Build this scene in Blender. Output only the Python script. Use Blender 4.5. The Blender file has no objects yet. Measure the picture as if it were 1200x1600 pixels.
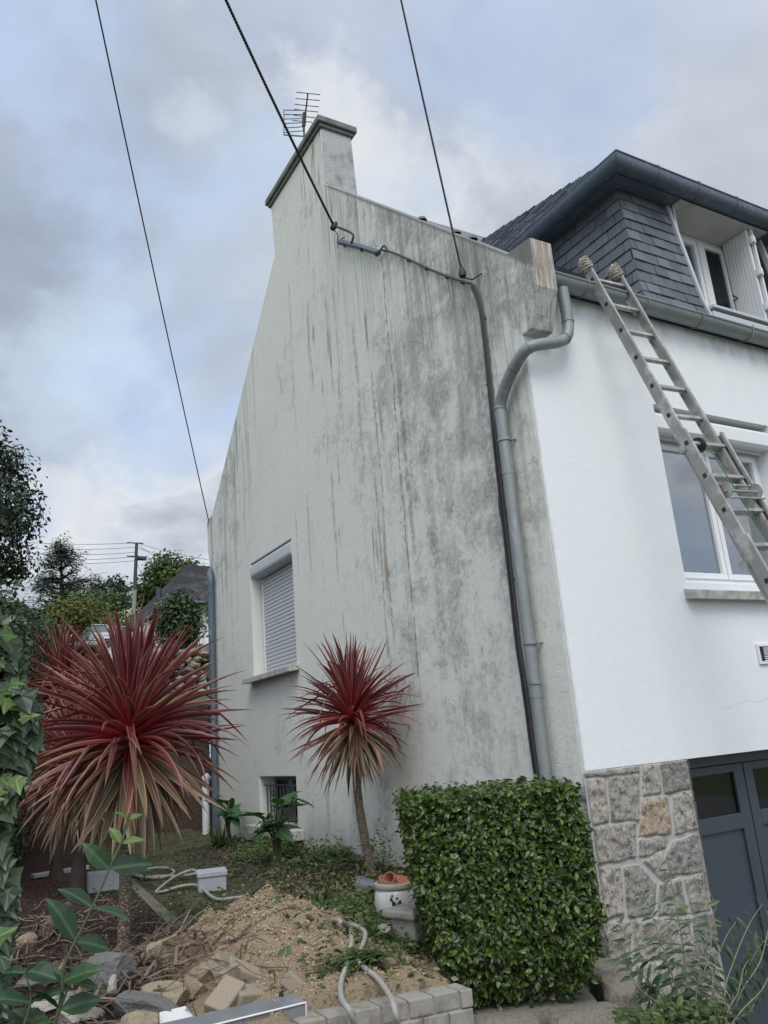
import bpy, bmesh, math, random
import numpy as np
from mathutils import Vector, Matrix, noise as mn

# ------------------------------------------------------------------ camera, sky, sun, exposure
scene = bpy.context.scene
COL = scene.collection
YAW, PITCH, ROLL, FPX = 0.532774662, 0.278131565, -0.0813229767, 1249.92
_f = np.array([math.sin(YAW)*math.cos(PITCH), math.cos(YAW)*math.cos(PITCH), math.sin(PITCH)])
_r = np.array([math.cos(YAW), -math.sin(YAW), 0.0]); _u = np.cross(_r, _f)
CR = math.cos(ROLL)*_r + math.sin(ROLL)*_u
CU = -math.sin(ROLL)*_r + math.cos(ROLL)*_u
CF = _f
cam_data = bpy.data.cameras.new('camera'); cam = bpy.data.objects.new('camera', cam_data); COL.objects.link(cam)
cam.matrix_world = Matrix(((CR[0], CU[0], -CF[0], 0), (CR[1], CU[1], -CF[1], 0), (CR[2], CU[2], -CF[2], 0), (0, 0, 0, 1)))
cam_data.sensor_fit = 'VERTICAL'; cam_data.sensor_height = 32.0; cam_data.lens = 32.0*FPX/1600.0
cam_data.clip_start = 0.05; cam_data.clip_end = 3000
scene.camera = cam
scene.render.resolution_x = 768; scene.render.resolution_y = 1024
scene.view_settings.view_transform = 'Standard'; scene.view_settings.look = 'None'
scene.view_settings.exposure = 0.06; scene.view_settings.gamma = 1.0

SUN_EL, SUN_AZ = math.radians(52), math.radians(205)      # azimuth from +Y towards +X: behind the camera
SUN_DIR = Vector((math.sin(SUN_AZ)*math.cos(SUN_EL), math.cos(SUN_AZ)*math.cos(SUN_EL), math.sin(SUN_EL)))
sl = bpy.data.lights.new('sun', 'SUN'); sl.energy = 1.5; sl.angle = math.radians(28); sl.color = (1.0, 0.97, 0.92)
so = bpy.data.objects.new('sun', sl); COL.objects.link(so)
so.rotation_euler = SUN_DIR.to_track_quat('Z', 'Y').to_euler(); so.location = (0, 0, 30)

world = bpy.data.worlds.new('World'); scene.world = world; world.use_nodes = True


def ray(x, y): return CR*(x-600)/FPX + CU*(800-y)/FPX + CF


class NT:
    """small node-building shorthand"""
    def __init__(s, tree): s.t = tree; s.n = tree.nodes; s.l = tree.links
    def put(s, sock, v):
        if isinstance(v, bpy.types.NodeSocket): s.l.new(v, sock)
        elif v is not None:
            if sock.type == 'RGBA' and not hasattr(v, '__len__'): v = (v, v, v, 1)
            if sock.type == 'RGBA' and len(v) == 3: v = (*v, 1)
            sock.default_value = v
    def node(s, typ, **kw):
        nd = s.n.new(typ)
        for k, v in kw.items(): setattr(nd, k, v)
        return nd
    def math(s, op, a, b=None, c=None, clamp=False):
        nd = s.node('ShaderNodeMath', operation=op, use_clamp=clamp)
        s.put(nd.inputs[0], a); s.put(nd.inputs[1], b)
        if c is not None: s.put(nd.inputs[2], c)
        return nd.outputs[0]
    def vm(s, op, a, b=None):
        nd = s.node('ShaderNodeVectorMath', operation=op); s.put(nd.inputs[0], a); s.put(nd.inputs[1], b)
        return nd.outputs['Value'] if op in ('DOT_PRODUCT', 'LENGTH', 'DISTANCE') else nd.outputs[0]
    def mix(s, f, a, b, mode='MIX'):
        nd = s.node('ShaderNodeMix', data_type='RGBA', blend_type=mode)
        s.put(nd.inputs[0], f); s.put(nd.inputs[6], a); s.put(nd.inputs[7], b); return nd.outputs[2]
    def noise(s, vec, scale=5, detail=6, rough=.55, dist=0, fac=True):
        nd = s.node('ShaderNodeTexNoise'); s.put(nd.inputs['Vector'], vec); nd.inputs['Scale'].default_value = scale
        nd.inputs['Detail'].default_value = detail; nd.inputs['Roughness'].default_value = rough; nd.inputs['Distortion'].default_value = dist
        return nd.outputs[0] if fac else nd.outputs[1]
    def voro(s, vec, scale=5, feature='F1', out=0, rand=1.0):
        nd = s.node('ShaderNodeTexVoronoi', feature=feature); s.put(nd.inputs['Vector'], vec); nd.inputs['Scale'].default_value = scale
        nd.inputs['Randomness'].default_value = rand
        return nd.outputs[out]
    def ramp(s, f, stops, interp='LINEAR'):
        nd = s.node('ShaderNodeValToRGB'); s.put(nd.inputs[0], f); cr = nd.color_ramp; cr.interpolation = interp
        while len(cr.elements) < len(stops): cr.elements.new(0.5)
        for e, (p, c) in zip(cr.elements, stops):
            e.position = p; e.color = (c, c, c, 1) if not hasattr(c, '__len__') else (*c, 1)
        return nd.outputs[0]
    def step(s, v, a, b):      # smoothstep a..b -> 0..1
        nd = s.node('ShaderNodeMapRange', interpolation_type='SMOOTHSTEP')
        s.put(nd.inputs[0], v); nd.inputs[1].default_value = a; nd.inputs[2].default_value = b
        return nd.outputs[0]
    def pos(s): return s.node('ShaderNodeNewGeometry').outputs['Position']
    def island(s): return s.node('ShaderNodeNewGeometry').outputs['Random Per Island']
    def scaled(s, v, sc): return s.vm('MULTIPLY', v, sc)
    def sep(s, v):
        nd = s.node('ShaderNodeSeparateXYZ'); s.put(nd.inputs[0], v); return nd.outputs
    def comb(s, x, y, z):
        nd = s.node('ShaderNodeCombineXYZ'); s.put(nd.inputs[0], x); s.put(nd.inputs[1], y); s.put(nd.inputs[2], z); return nd.outputs[0]
    def bump(s, h, strength=.3, dist=.01, normal=None):
        nd = s.node('ShaderNodeBump'); s.put(nd.inputs['Height'], h); nd.inputs['Strength'].default_value = strength
        nd.inputs['Distance'].default_value = dist
        if normal is not None: s.put(nd.inputs['Normal'], normal)
        return nd.outputs[0]


# world: physical sky seen through broken grey-white cloud, brighter round the veiled sun
w = NT(world.node_tree)
for nd in list(w.n): w.n.remove(nd)
out = w.node('ShaderNodeOutputWorld'); bg = w.node('ShaderNodeBackground')
sky = w.node('ShaderNodeTexSky', sky_type='NISHITA'); sky.sun_disc = False; sky.sun_elevation = SUN_EL; sky.sun_rotation = SUN_AZ
sky.air_density = 1.2; sky.dust_density = 1.5
tc = w.node('ShaderNodeTexCoord').outputs['Generated']
d = w.vm('NORMALIZE', tc)
dz = w.sep(d)[2]
proj = w.vm('DIVIDE', d, w.comb(*(w.math('ADD', w.math('MAXIMUM', dz, 0), .45),)*3))
p1 = w.vm('ADD', proj, (3.3, 1.15, 0.4))
n1 = w.noise(p1, 1.7, 5, .5, .25)
n2 = w.noise(w.vm('ADD', proj, (7.1, 4.2, 2.0)), 3.2, 8, .55, .2)
n3 = w.noise(w.vm('ADD', proj, (1.3, 9.2, 5.0)), 1.1, 3, .5, .1)
dens = w.math('ADD', .5, w.math('MULTIPLY', w.math('SUBTRACT', w.math('ADD', w.math('MULTIPLY', n1, .6), w.math('MULTIPLY', n2, .4)), .48), 1.7))
warp = w.node('ShaderNodeTexNoise'); w.put(warp.inputs['Vector'], d); warp.inputs['Scale'].default_value = 4.5; warp.inputs['Detail'].default_value = 7; warp.inputs['Roughness'].default_value = .6
dw = w.vm('NORMALIZE', w.vm('ADD', d, w.vm('MULTIPLY', w.vm('SUBTRACT', warp.outputs[1], (.5, .5, .5)), (.34, .34, .34))))
cloud = w.ramp(dens, [(.36, (.52, .64, .86)), (.46, (.62, .71, .86)), (.515, (.76, .80, .86)), (.56, (.60, .645, .72)), (.66, (.36, .385, .46))])
def blobm(v, a, b, k=.30):
    return w.step(w.math('ADD', w.vm('DOT_PRODUCT', dw, v), w.math('ADD', w.math('MULTIPLY', w.math('SUBTRACT', n2, .5), k), w.math('MULTIPLY', w.math('SUBTRACT', n1, .5), k))), a, b)
def dirpx(x, y): v = ray(x, y); v = v/np.linalg.norm(v); return tuple(float(q) for q in v)
fine_n = w.noise(w.vm('ADD', proj, (2.2, 7.7, 3.0)), 5.5, 8, .6, .3)
for (x_, y_, rad, cc, am) in ((40, 120, 17, (.36, .40, .49), .75), (-150, 300, 18, (.36, .40, .49), .8), (230, 60, 11, (.42, .47, .57), .7), (20, 440, 9, (.33, .375, .46), .7), (340, 520, 8, (.41, .46, .55), .7), (380, 340, 6, (.48, .54, .64), .55),
                            (60, 690, 5, (.38, .41, .50), .6), (1090, 130, 13, (.46, .49, .58), .6), (640, 20, 10, (.40, .46, .60), .7), (880, 60, 8, (.42, .52, .74), .6), (270, 190, 4, (.66, .74, .88), .55), (560, 215, 5, (.80, .83, .86), .8),
                            (150, 560, 7, (.56, .68, .90), .7), (110, 770, 3.4, (.78, .81, .85), .7), (190, 850, 3.5, (.52, .56, .62), .5), (620, 330, 5, (.66, .71, .80), .5), (1130, 330, 6, (.56, .60, .68), .6)):
    cr_ = math.cos(math.radians(rad)); a, b = 1-(1-cr_)*1.35, 1-(1-cr_)*.25; kk = (1-cr_)*3.6
    c_ = w.mix(w.math('MULTIPLY', fine_n, .5), cc, tuple(min(1, q*1.45) for q in cc))
    cloud = w.mix(w.math('MULTIPLY', blobm(dirpx(x_, y_), a, b, kk), am), cloud, c_)
fv = w.math('ADD', .86, w.math('MULTIPLY', fine_n, .28)); cloud = w.mix(1.0, cloud, w.comb(fv, fv, fv), 'MULTIPLY')
cloud = w.mix(1.0, cloud, (1.0, 1.0, .985), 'MULTIPLY')
nish = w.mix(1.0, sky.outputs[0], (.10, .10, .10), 'MULTIPLY')
col = w.mix(.90, nish, cloud)
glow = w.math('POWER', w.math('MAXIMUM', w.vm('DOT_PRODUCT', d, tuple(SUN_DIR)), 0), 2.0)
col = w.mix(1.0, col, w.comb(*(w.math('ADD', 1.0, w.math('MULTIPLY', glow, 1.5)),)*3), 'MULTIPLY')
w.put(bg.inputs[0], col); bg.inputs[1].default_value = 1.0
w.l.new(bg.outputs[0], out.inputs[0])


def onX(x, y, X): d = ray(x, y); return Vector(d*X/d[0])
def onY(x, y, Y): d = ray(x, y); return Vector(d*Y/d[1])
def onZ(x, y, Z): d = ray(x, y); return Vector(d*Z/d[2])


# ------------------------------------------------------------------ object helpers
def empty(name, label, cat, loc=(0, 0, 0), group=None):
    o = bpy.data.objects.new(name, None); COL.objects.link(o); o.location = loc; o.empty_display_size = .1
    o['label'] = label; o['category'] = cat
    if group: o['group'] = group
    return o


def tag(o, label=None, cat=None, group=None, kind=None):
    if label: o['label'] = label
    if cat: o['category'] = cat
    if group: o['group'] = group
    if kind: o['kind'] = kind
    return o


class MB:
    def __init__(s): s.v = []; s.f = []; s.uv = None
    def add(s, vs, fs):
        k = len(s.v); s.v += [tuple(v) for v in vs]; s.f += [tuple(i+k for i in f) for f in fs]; return s
    def box(s, x0, x1, y0, y1, z0, z1):
        x0, x1 = sorted((x0, x1)); y0, y1 = sorted((y0, y1)); z0, z1 = sorted((z0, z1))
        return s.add([(x0, y0, z0), (x1, y0, z0), (x1, y1, z0), (x0, y1, z0), (x0, y0, z1), (x1, y0, z1), (x1, y1, z1), (x0, y1, z1)],
                     [(0, 3, 2, 1), (4, 5, 6, 7), (0, 1, 5, 4), (1, 2, 6, 5), (2, 3, 7, 6), (3, 0, 4, 7)])
    def hexa(s, b, t):      # 4 bottom, 4 top points (ccw seen from top)
        return s.add(list(b)+list(t), [(0, 3, 2, 1), (4, 5, 6, 7), (0, 1, 5, 4), (1, 2, 6, 5), (2, 3, 7, 6), (3, 0, 4, 7)])
    def prism(s, poly, a, b, axis='x'):
        mp = {'x': lambda c, p: (c, p[0], p[1]), 'y': lambda c, p: (p[0], c, p[1]), 'z': lambda c, p: (p[0], p[1], c)}[axis]
        n = len(poly); vs = [mp(a, p) for p in poly]+[mp(b, p) for p in poly]
        fs = [tuple(range(n)), tuple(range(2*n-1, n-1, -1))]+[(i, i+n, (i+1) % n+n, (i+1) % n) for i in range(n)]
        return s.add(vs, fs)
    def tube(s, pts, r, n=10, cap=True, flat=None):
        pts = [Vector(p) for p in pts]; k0 = len(s.v); m = len(pts)
        rs = r if hasattr(r, '__len__') else [r]*m
        t0 = (pts[1]-pts[0]).normalized(); up = Vector((0, 0, 1)) if abs(t0.z) < .9 else Vector((1, 0, 0))
        nrm = t0.cross(up).normalized()
        for i, p in enumerate(pts):
            a = pts[max(i-1, 0)]; b = pts[min(i+1, m-1)]; t = (b-a).normalized()
            nrm = (nrm-t*nrm.dot(t)).normalized(); bi = t.cross(nrm)
            for j in range(n):
                an = 2*math.pi*j/n; s.v.append(tuple(p+(nrm*math.cos(an)+bi*math.sin(an)*(flat or 1))*rs[i]))
        for i in range(m-1):
            for j in range(n):
                a = k0+i*n+j; b = k0+i*n+(j+1) % n; s.f.append((a, b, b+n, a+n))
        if cap:
            s.f.append(tuple(k0+j for j in range(n))[::-1]); s.f.append(tuple(k0+(m-1)*n+j for j in range(n)))
        return s
    def lathe(s, prof, c=(0, 0, 0), n=28, M=None):
        k0 = len(s.v); c = Vector(c)
        for r, z in prof:
            for j in range(n):
                a = 2*math.pi*j/n; p = Vector((r*math.cos(a), r*math.sin(a), z))
                s.v.append(tuple(c+(M @ p if M else p)))
        for i in range(len(prof)-1):
            for j in range(n):
                a = k0+i*n+j; b = k0+i*n+(j+1) % n; s.f.append((a, b, b+n, a+n))
        return s
    def build(s, name, m, parent=None, bevel=0, smooth=False, recalc=True):
        me = bpy.data.meshes.new(name)
        off = Vector(parent_loc(parent))
        me.from_pydata([tuple(Vector(v)-off) for v in s.v], [], s.f); me.materials.append(m)
        if recalc:
            bm = bmesh.new(); bm.from_mesh(me); bmesh.ops.recalc_face_normals(bm, faces=bm.faces); bm.to_mesh(me); bm.free()
        if smooth:
            me.polygons.foreach_set('use_smooth', [True]*len(me.polygons))
            try: me.set_sharp_from_angle(angle=math.radians(40))
            except Exception: pass
        o = bpy.data.objects.new(name, me); COL.objects.link(o)
        if parent: o.parent = parent
        if bevel:
            md = o.modifiers.new('bevel', 'BEVEL'); md.width = bevel; md.segments = 2; md.limit_method = 'ANGLE'; md.angle_limit = math.radians(35)
            md.harden_normals = False
        return o


def parent_loc(p):
    l = Vector((0, 0, 0))
    while p is not None: l = l+Vector(p.location); p = p.parent
    return l


def np_mesh(name, V, F, m, parent=None, uv=None, uv2=None, smooth=False, loc=None):
    """V (n,3) array, F (k,4) or (k,3) array; uv given per vertex"""
    me = bpy.data.meshes.new(name); off = np.array(parent_loc(parent)) if parent else np.zeros(3)
    if loc is not None: off = off+np.array(loc)
    F = np.asarray(F); k = F.shape[1]
    me.vertices.add(len(V)); me.vertices.foreach_set('co', np.ascontiguousarray(V-off, dtype=np.float32).ravel())
    me.loops.add(F.size); me.loops.foreach_set('vertex_index', F.astype(np.int32).ravel())
    me.polygons.add(len(F)); me.polygons.foreach_set('loop_start', (np.arange(len(F))*k).astype(np.int32))
    me.polygons.foreach_set('use_smooth', np.full(len(F), smooth))
    me.update(calc_edges=True)
    for nm, u in (('uv', uv), ('uv2', uv2)):
        if u is not None:
            L = me.uv_layers.new(name=nm); L.data.foreach_set('uv', np.asarray(u, dtype=np.float32)[F.ravel()].ravel())
    me.materials.append(m); me.validate()
    o = bpy.data.objects.new(name, me); COL.objects.link(o)
    if parent: o.parent = parent
    if loc is not None: o.location = loc
    return o


def boolean_cut(o, cutters):
    """cut boxes (x0,x1,y0,y1,z0,z1 in world) out of object o"""
    for c in cutters:
        off = parent_loc(o.parent)
        cm = MB().box(*c); me = bpy.data.meshes.new('cut'); me.from_pydata([tuple(Vector(v)-off) for v in cm.v], [], cm.f)
        bm = bmesh.new(); bm.from_mesh(me); bmesh.ops.recalc_face_normals(bm, faces=bm.faces); bm.to_mesh(me); bm.free()
        co = bpy.data.objects.new('cut', me); COL.objects.link(co); co.parent = o.parent
        md = o.modifiers.new('b', 'BOOLEAN'); md.object = co; md.operation = 'DIFFERENCE'; md.solver = 'EXACT'
        bpy.context.view_layer.update()
        dg = bpy.context.evaluated_depsgraph_get(); ne = bpy.data.meshes.new_from_object(o.evaluated_get(dg))
        o.modifiers.clear(); o.data = ne
        bpy.data.objects.remove(co)


# ------------------------------------------------------------------ materials
MATS = {}
def newmat(name):
    m = bpy.data.materials.new(name); m.use_nodes = True; t = NT(m.node_tree)
    b = t.n['Principled BSDF']; MATS[name] = m
    return m, t, b


def simple(name, colr, rough=.7, metal=0, var=.15, scale=8, bumps=.15, bscale=60, bdist=.004, spec=.5, dirt=None, dirtamt=0):
    m, t, b = newmat(name); P = t.pos()
    n = t.noise(P, scale, 6, .6)
    f = t.math('ADD', 1-var, t.math('MULTIPLY', n, 2*var))
    c = t.mix(1.0, colr, t.comb(f, f, f), 'MULTIPLY')
    if dirt: c = t.mix(t.math('MULTIPLY', t.step(t.noise(P, scale*.6, 8, .65, .3), .45, .68), dirtamt), c, dirt)
    t.put(b.inputs['Base Color'], c); b.inputs['Roughness'].default_value = rough; b.inputs['Metallic'].default_value = metal
    b.inputs['Specular IOR Level'].default_value = spec
    if bumps: t.put(b.inputs['Normal'], t.bump(t.noise(P, bscale, 5, .6), bumps, bdist))
    return m


def leafmat(name, c0, c1, c2, rough=.45, vein=None, trans=.25, spec=.5):
    m, t, b = newmat(name); r = t.island()
    c = t.ramp(r, [(0, c0), (.55, c1), (1, c2)])
    if vein:
        u = t.sep(t.node('ShaderNodeUVMap', uv_map='uv').outputs[0])[0]
        mask = t.math('SUBTRACT', 1, t.step(t.math('ABSOLUTE', t.math('SUBTRACT', u, .5)), .01, .06))
        c = t.mix(t.math('MULTIPLY', mask, .6), c, vein)
    t.put(b.inputs['Base Color'], c); b.inputs['Roughness'].default_value = rough
    b.inputs['Specular IOR Level'].default_value = spec
    tr = t.node('ShaderNodeBsdfTranslucent'); t.put(tr.inputs[0], t.mix(1.0, c, (1.0, 1.1, .5), 'MULTIPLY'))
    mx = t.node('ShaderNodeMixShader'); mx.inputs[0].default_value = trans
    t.l.new(b.outputs[0], mx.inputs[1]); t.l.new(tr.outputs[0], mx.inputs[2])
    t.l.new(mx.outputs[0], t.n['Material Output'].inputs[0])
    return m


def gable_material():
    m, t, b = newmat('weathered_render'); P = t.pos(); x, y, z = t.sep(P)
    # height below the sloping parapet line
    roof = t.math('SUBTRACT', 6.34, t.math('MULTIPLY', t.math('MAXIMUM', t.math('SUBTRACT', t.math('ABSOLUTE', t.math('SUBTRACT', y, 7.84)), .76), 0), .945))
    below = t.math('SUBTRACT', roof, z)
    base = t.mix(t.noise(P, .8, 4, .5), (.64, .64, .60), (.74, .74, .70))
    front = t.step(y, 8.4, 5.6)           # 1 near the front corner, 0 toward the back
    S = t.scaled(P, (9, 9, .55)); S2 = t.scaled(P, (28, 28, 1.0))
    st = t.noise(S, 1, 7, .62, .2); st2 = t.noise(S2, 1, 6, .6, .15)
    big = t.noise(P, .9, 7, .62, .35); mid = t.noise(P, 3.2, 9, .68, .5); fine = t.noise(P, 16, 9, .7, .4)
    fine2 = t.noise(t.scaled(P, (1, 1, .5)), 42, 6, .65, .3)
    # grey mould: big patches carried by the middle and upper front part of the wall
    cen = lambda n_, k_: t.math('MULTIPLY', t.math('SUBTRACT', n_, .5), k_)
    body = t.math('ADD', t.math('ADD', cen(big, 1.5), cen(mid, 1.5)), t.math('ADD', cen(st, .75), cen(fine, 1.2)))
    midband = t.math('MULTIPLY', t.step(t.math('ABSOLUTE', t.math('SUBTRACT', y, 5.55)), 1.5, .3), t.math('MULTIPLY', t.step(z, -1.0, .9), t.step(z, 4.6, 3.3)))
    cornerb = t.math('MULTIPLY', t.step(y, 5.1, 4.4), t.step(z, 0.2, 1.8))
    topz = t.math('MULTIPLY', t.step(below, 1.1, .1), t.step(y, 7.2, 6.4))
    leftz = t.math('MULTIPLY', t.step(y, 9.6, 11.2), t.step(z, .3, 3.0))
    footz = t.math('MULTIPLY', t.step(z, -.2, -1.05), t.step(y, 8.6, 7.2))
    drive = t.math('ADD', t.math('ADD', t.math('MULTIPLY', midband, .38), t.math('MULTIPLY', cornerb, .22)), t.math('ADD', t.math('MULTIPLY', topz, .42), t.math('ADD', t.math('MULTIPLY', leftz, .34), t.math('MULTIPLY', footz, .16))))
    m1 = t.step(t.math('ADD', drive, body), .12, .72)
    c = t.mix(t.math('MULTIPLY', m1, .62), base, t.mix(mid, (.22, .22, .21), (.36, .36, .345)))
    m2 = t.step(t.math('ADD', drive, t.math('ADD', cen(mid, 2.2), cen(fine2, 1.6))), .40, .85)
    c = t.mix(t.math('MULTIPLY', m2, .42), c, (.15, .15, .145))
    mould = m1
    # dark vertical run-off streaks, strongest under the parapet
    rz = t.math('MAXIMUM', t.math('MULTIPLY', t.step(below, 2.4, .0), t.step(y, 7.6, 6.6)), t.math('MULTIPLY', t.step(below, 3.0, .2), t.step(y, 8.6, 10.4)))
    c = t.mix(t.math('MULTIPLY', t.step(st, .48, .68), t.math('ADD', .035, t.math('MULTIPLY', rz, .60))), c, (.15, .145, .14))
    c = t.mix(t.math('MULTIPLY', t.step(st2, .50, .68), t.math('ADD', .035, t.math('MULTIPLY', rz, .48))), c, (.18, .175, .165))
    # scrubbed, paler vertical runs where rain washed the mould off
    s4 = t.noise(t.vm('ADD', t.scaled(P, (17, 17, 1.1)), (5, 2, 1)), 1, 7, .6, .15)
    c = t.mix(t.math('MULTIPLY', t.step(s4, .53, .63), t.math('MULTIPLY', t.math('MAXIMUM', rz, mould), .62)), c, (.52, .53, .505))
    # brown rusty / algae drips
    s3 = t.noise(t.vm('ADD', t.scaled(P, (13, 13, .8)), (9, 3, 2)), 1, 6, .6, .1)
    gate = t.math('MULTIPLY', t.step(t.noise(t.vm('ADD', P, (4, 4, 4)), 1.6, 3, .5), .38, .56), t.math('MULTIPLY', t.step(t.math('ABSOLUTE', t.math('SUBTRACT', y, 7.0)), 1.7, .6), t.step(z, .4, 1.8)))
    c = t.mix(t.math('MULTIPLY', t.math('MULTIPLY', t.step(s3, .585, .64), gate), .80), c, (.33, .245, .165))
    # individual long streaks: (y, z top, z bottom, width, colour, amount)
    wob = t.math('MULTIPLY', t.math('SUBTRACT', t.noise(t.scaled(P, (1, 1, .9)), 2.2, 4, .6), .5), .10)
    for (yy, zt, zb, wd, cc, am) in ((5.93, 4.66, .1, .016, (.10, .09, .08), .75), (5.82, 3.3, 1.2, .05, (.13, .13, .14), .5),
                                     (6.83, 5.45, 4.9, .06, (.24, .15, .08), .6), (6.62, 4.3, 2.6, .05, (.25, .19, .13), .5),
                                     (6.3, 3.6, .6, .03, (.20, .16, .12), .55), (6.42, 2.6, .1, .03, (.21, .17, .13), .5),
                                     (4.6, 2.9, .2, .10, (.14, .14, .15), .45), (7.35, 2.9, 1.5, .045, (.25, .2, .15), .45), (8.0, 2.8, 1.6, .05, (.27, .22, .17), .4),
                                     (8.35, 2.7, 1.7, .03, (.25, .2, .15), .45), (7.0, 4.7, 3.2, .04, (.28, .22, .16), .4), (7.7, 5.2, 3.9, .05, (.26, .21, .16), .35),
                                     (8.2, 5.7, 4.6, .04, (.26, .2, .15), .35), (5.5, 2.6, .4, .12, (.17, .17, .18), .4), (7.3, -.1, -1.1, .12, (.20, .19, .16), .5),
                                     (7.9, -.35, -1.1, .08, (.20, .19, .16), .4), (6.7, .2, -1.1, .18, (.19, .19, .17), .5)):
        dd = t.math('ABSOLUTE', t.math('SUBTRACT', t.math('ADD', y, wob), yy))
        mk = t.math('MULTIPLY', t.step(dd, wd, wd*.15), t.math('MULTIPLY', t.step(z, zb, zb+.5), t.step(z, zt+.04, zt-.12)))
        brk = t.step(fine, .34, .56)
        c = t.mix(t.math('MULTIPLY', t.math('MULTIPLY', mk, brk), am), c, cc)
    # flaked paint
    fl = t.math('MULTIPLY', t.step(t.noise(P, 8, 10, .78, .3), .585, .62), t.math('ADD', .12, t.math('MULTIPLY', front, .5)))
    c = t.mix(t.math('MULTIPLY', fl, .8), c, (.62, .63, .61))
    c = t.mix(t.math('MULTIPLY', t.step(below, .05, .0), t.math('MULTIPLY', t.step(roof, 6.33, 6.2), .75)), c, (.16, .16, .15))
    # thin cracks
    e = t.voro(t.vm('ADD', P, t.scaled(t.noise(P, 3, 5, .6, 0, False), (.5, .5, .5))), 1.6, 'DISTANCE_TO_EDGE')
    crack = t.math('MULTIPLY', t.step(e, .012, .002), t.math('MULTIPLY', t.step(big, .5, .62), .22))
    c = t.mix(crack, c, (.12, .12, .12))
    c = t.mix(t.math('MULTIPLY', t.step(fine2, .52, .75), .28), c, (.22, .22, .22))
    g = t.math('MULTIPLY', t.step(z, -.55, -1.15), t.math('MULTIPLY', st, .9))
    c = t.mix(g, c, (.17, .17, .13))
    c = t.mix(1.0, c, (1.0, 1.0, .972), 'MULTIPLY')
    t.put(b.inputs['Base Color'], c); b.inputs['Roughness'].default_value = .93; b.inputs['Specular IOR Level'].default_value = .2
    h = t.math('ADD', t.math('MULTIPLY', fine, .6), t.math('MULTIPLY', t.noise(P, 90, 4, .6), .4))
    h = t.math('ADD', h, t.math('ADD', t.math('MULTIPLY', fl, .35), t.math('MULTIPLY', crack, -1.5)))
    h = t.math('ADD', h, t.math('MULTIPLY', big, 2.0))
    t.put(b.inputs['Normal'], t.bump(h, .55, .012))
    return m


def wing_material():
    """the kneeler end: pale paint streaked with orange-brown and black run-off"""
    m, t, b = newmat('kneeler_render'); P = t.pos(); x, y, z = t.sep(P)
    st = t.noise(t.scaled(P, (60, 20, 3.2)), 1, 6, .6, .2); c = t.mix(t.noise(P, 6, 6, .6), (.50, .50, .47), (.38, .38, .36))
    c = t.mix(t.math('MULTIPLY', t.step(t.math('ADD', st, t.math('MULTIPLY', t.step(z, 2.9, 3.45), .12)), .50, .66), .78), c, (.29, .21, .145))
    c = t.mix(t.math('MULTIPLY', t.step(t.noise(t.scaled(P, (90, 30, 5)), 1, 5, .6), .55, .62), t.math('MULTIPLY', t.step(z, 2.95, 3.15), .9)), c, (.12, .09, .07))
    t.put(b.inputs['Base Color'], c); b.inputs['Roughness'].default_value = .9; t.put(b.inputs['Normal'], t.bump(t.noise(P, 50, 6, .6), .5, .006))
    return m


def white_wall_material():
    m, t, b = newmat('white_render'); P = t.pos(); x, y, z = t.sep(P)
    c = t.mix(t.noise(P, 1.1, 5, .6), (.72, .745, .74), (.79, .805, .80))
    c = t.mix(t.math('MULTIPLY', t.step(t.noise(t.scaled(P, (3, 3, .5)), 1.6, 7, .6), .5, .75), .10), c, (.55, .57, .56))
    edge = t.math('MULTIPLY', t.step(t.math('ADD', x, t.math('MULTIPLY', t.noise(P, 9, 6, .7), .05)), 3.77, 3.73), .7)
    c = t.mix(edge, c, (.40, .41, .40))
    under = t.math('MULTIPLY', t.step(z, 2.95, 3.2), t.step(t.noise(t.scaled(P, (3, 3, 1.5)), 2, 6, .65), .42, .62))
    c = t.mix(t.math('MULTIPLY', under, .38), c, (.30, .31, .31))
    # stain under the vent
    c = t.mix(t.math('MULTIPLY', t.math('MULTIPLY', t.step(t.math('ABSOLUTE', t.math('SUBTRACT', x, 5.9)), .35, 0), t.step(z, .35, .0)), .12), c, (.4, .42, .45))
    cz = t.math('ADD', .055, t.math('MULTIPLY', t.math('SUBTRACT', t.noise(t.scaled(P, (1, 1, 0)), 4.5, 5, .6), .5), .16))
    ck = t.math('MULTIPLY', t.step(t.math('ABSOLUTE', t.math('SUBTRACT', z, cz)), .006, .001), t.step(x, 5.05, 5.2))
    c = t.mix(t.math('MULTIPLY', ck, .28), c, (.3, .31, .31))
    t.put(b.inputs['Base Color'], c); b.inputs['Roughness'].default_value = .9; b.inputs['Specular IOR Level'].default_value = .25
    h = t.math('ADD', t.noise(P, 70, 5, .65), t.math('MULTIPLY', t.noise(P, 14, 5, .6), 1.4))
    t.put(b.inputs['Normal'], t.bump(h, .30, .006))
    return m


def slate_material(name='slate', dark=(.048, .056, .064), light=(.13, .145, .16), rough=.5):
    m, t, b = newmat(name); P = t.pos(); r = t.island()
    c = t.mix(r, dark, light)
    c = t.mix(t.math('MULTIPLY', t.noise(P, 22, 7, .65), .55), c, (.10, .115, .13))
    c = t.mix(t.math('MULTIPLY', t.step(t.noise(P, 9, 8, .7), .60, .75), .25), c, (.22, .24, .25))
    t.put(b.inputs['Base Color'], c); b.inputs['Roughness'].default_value = rough
    t.put(b.inputs['Normal'], t.bump(t.noise(t.scaled(P, (1, 1, .4)), 45, 6, .6), .35, .004))
    return m


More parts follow.
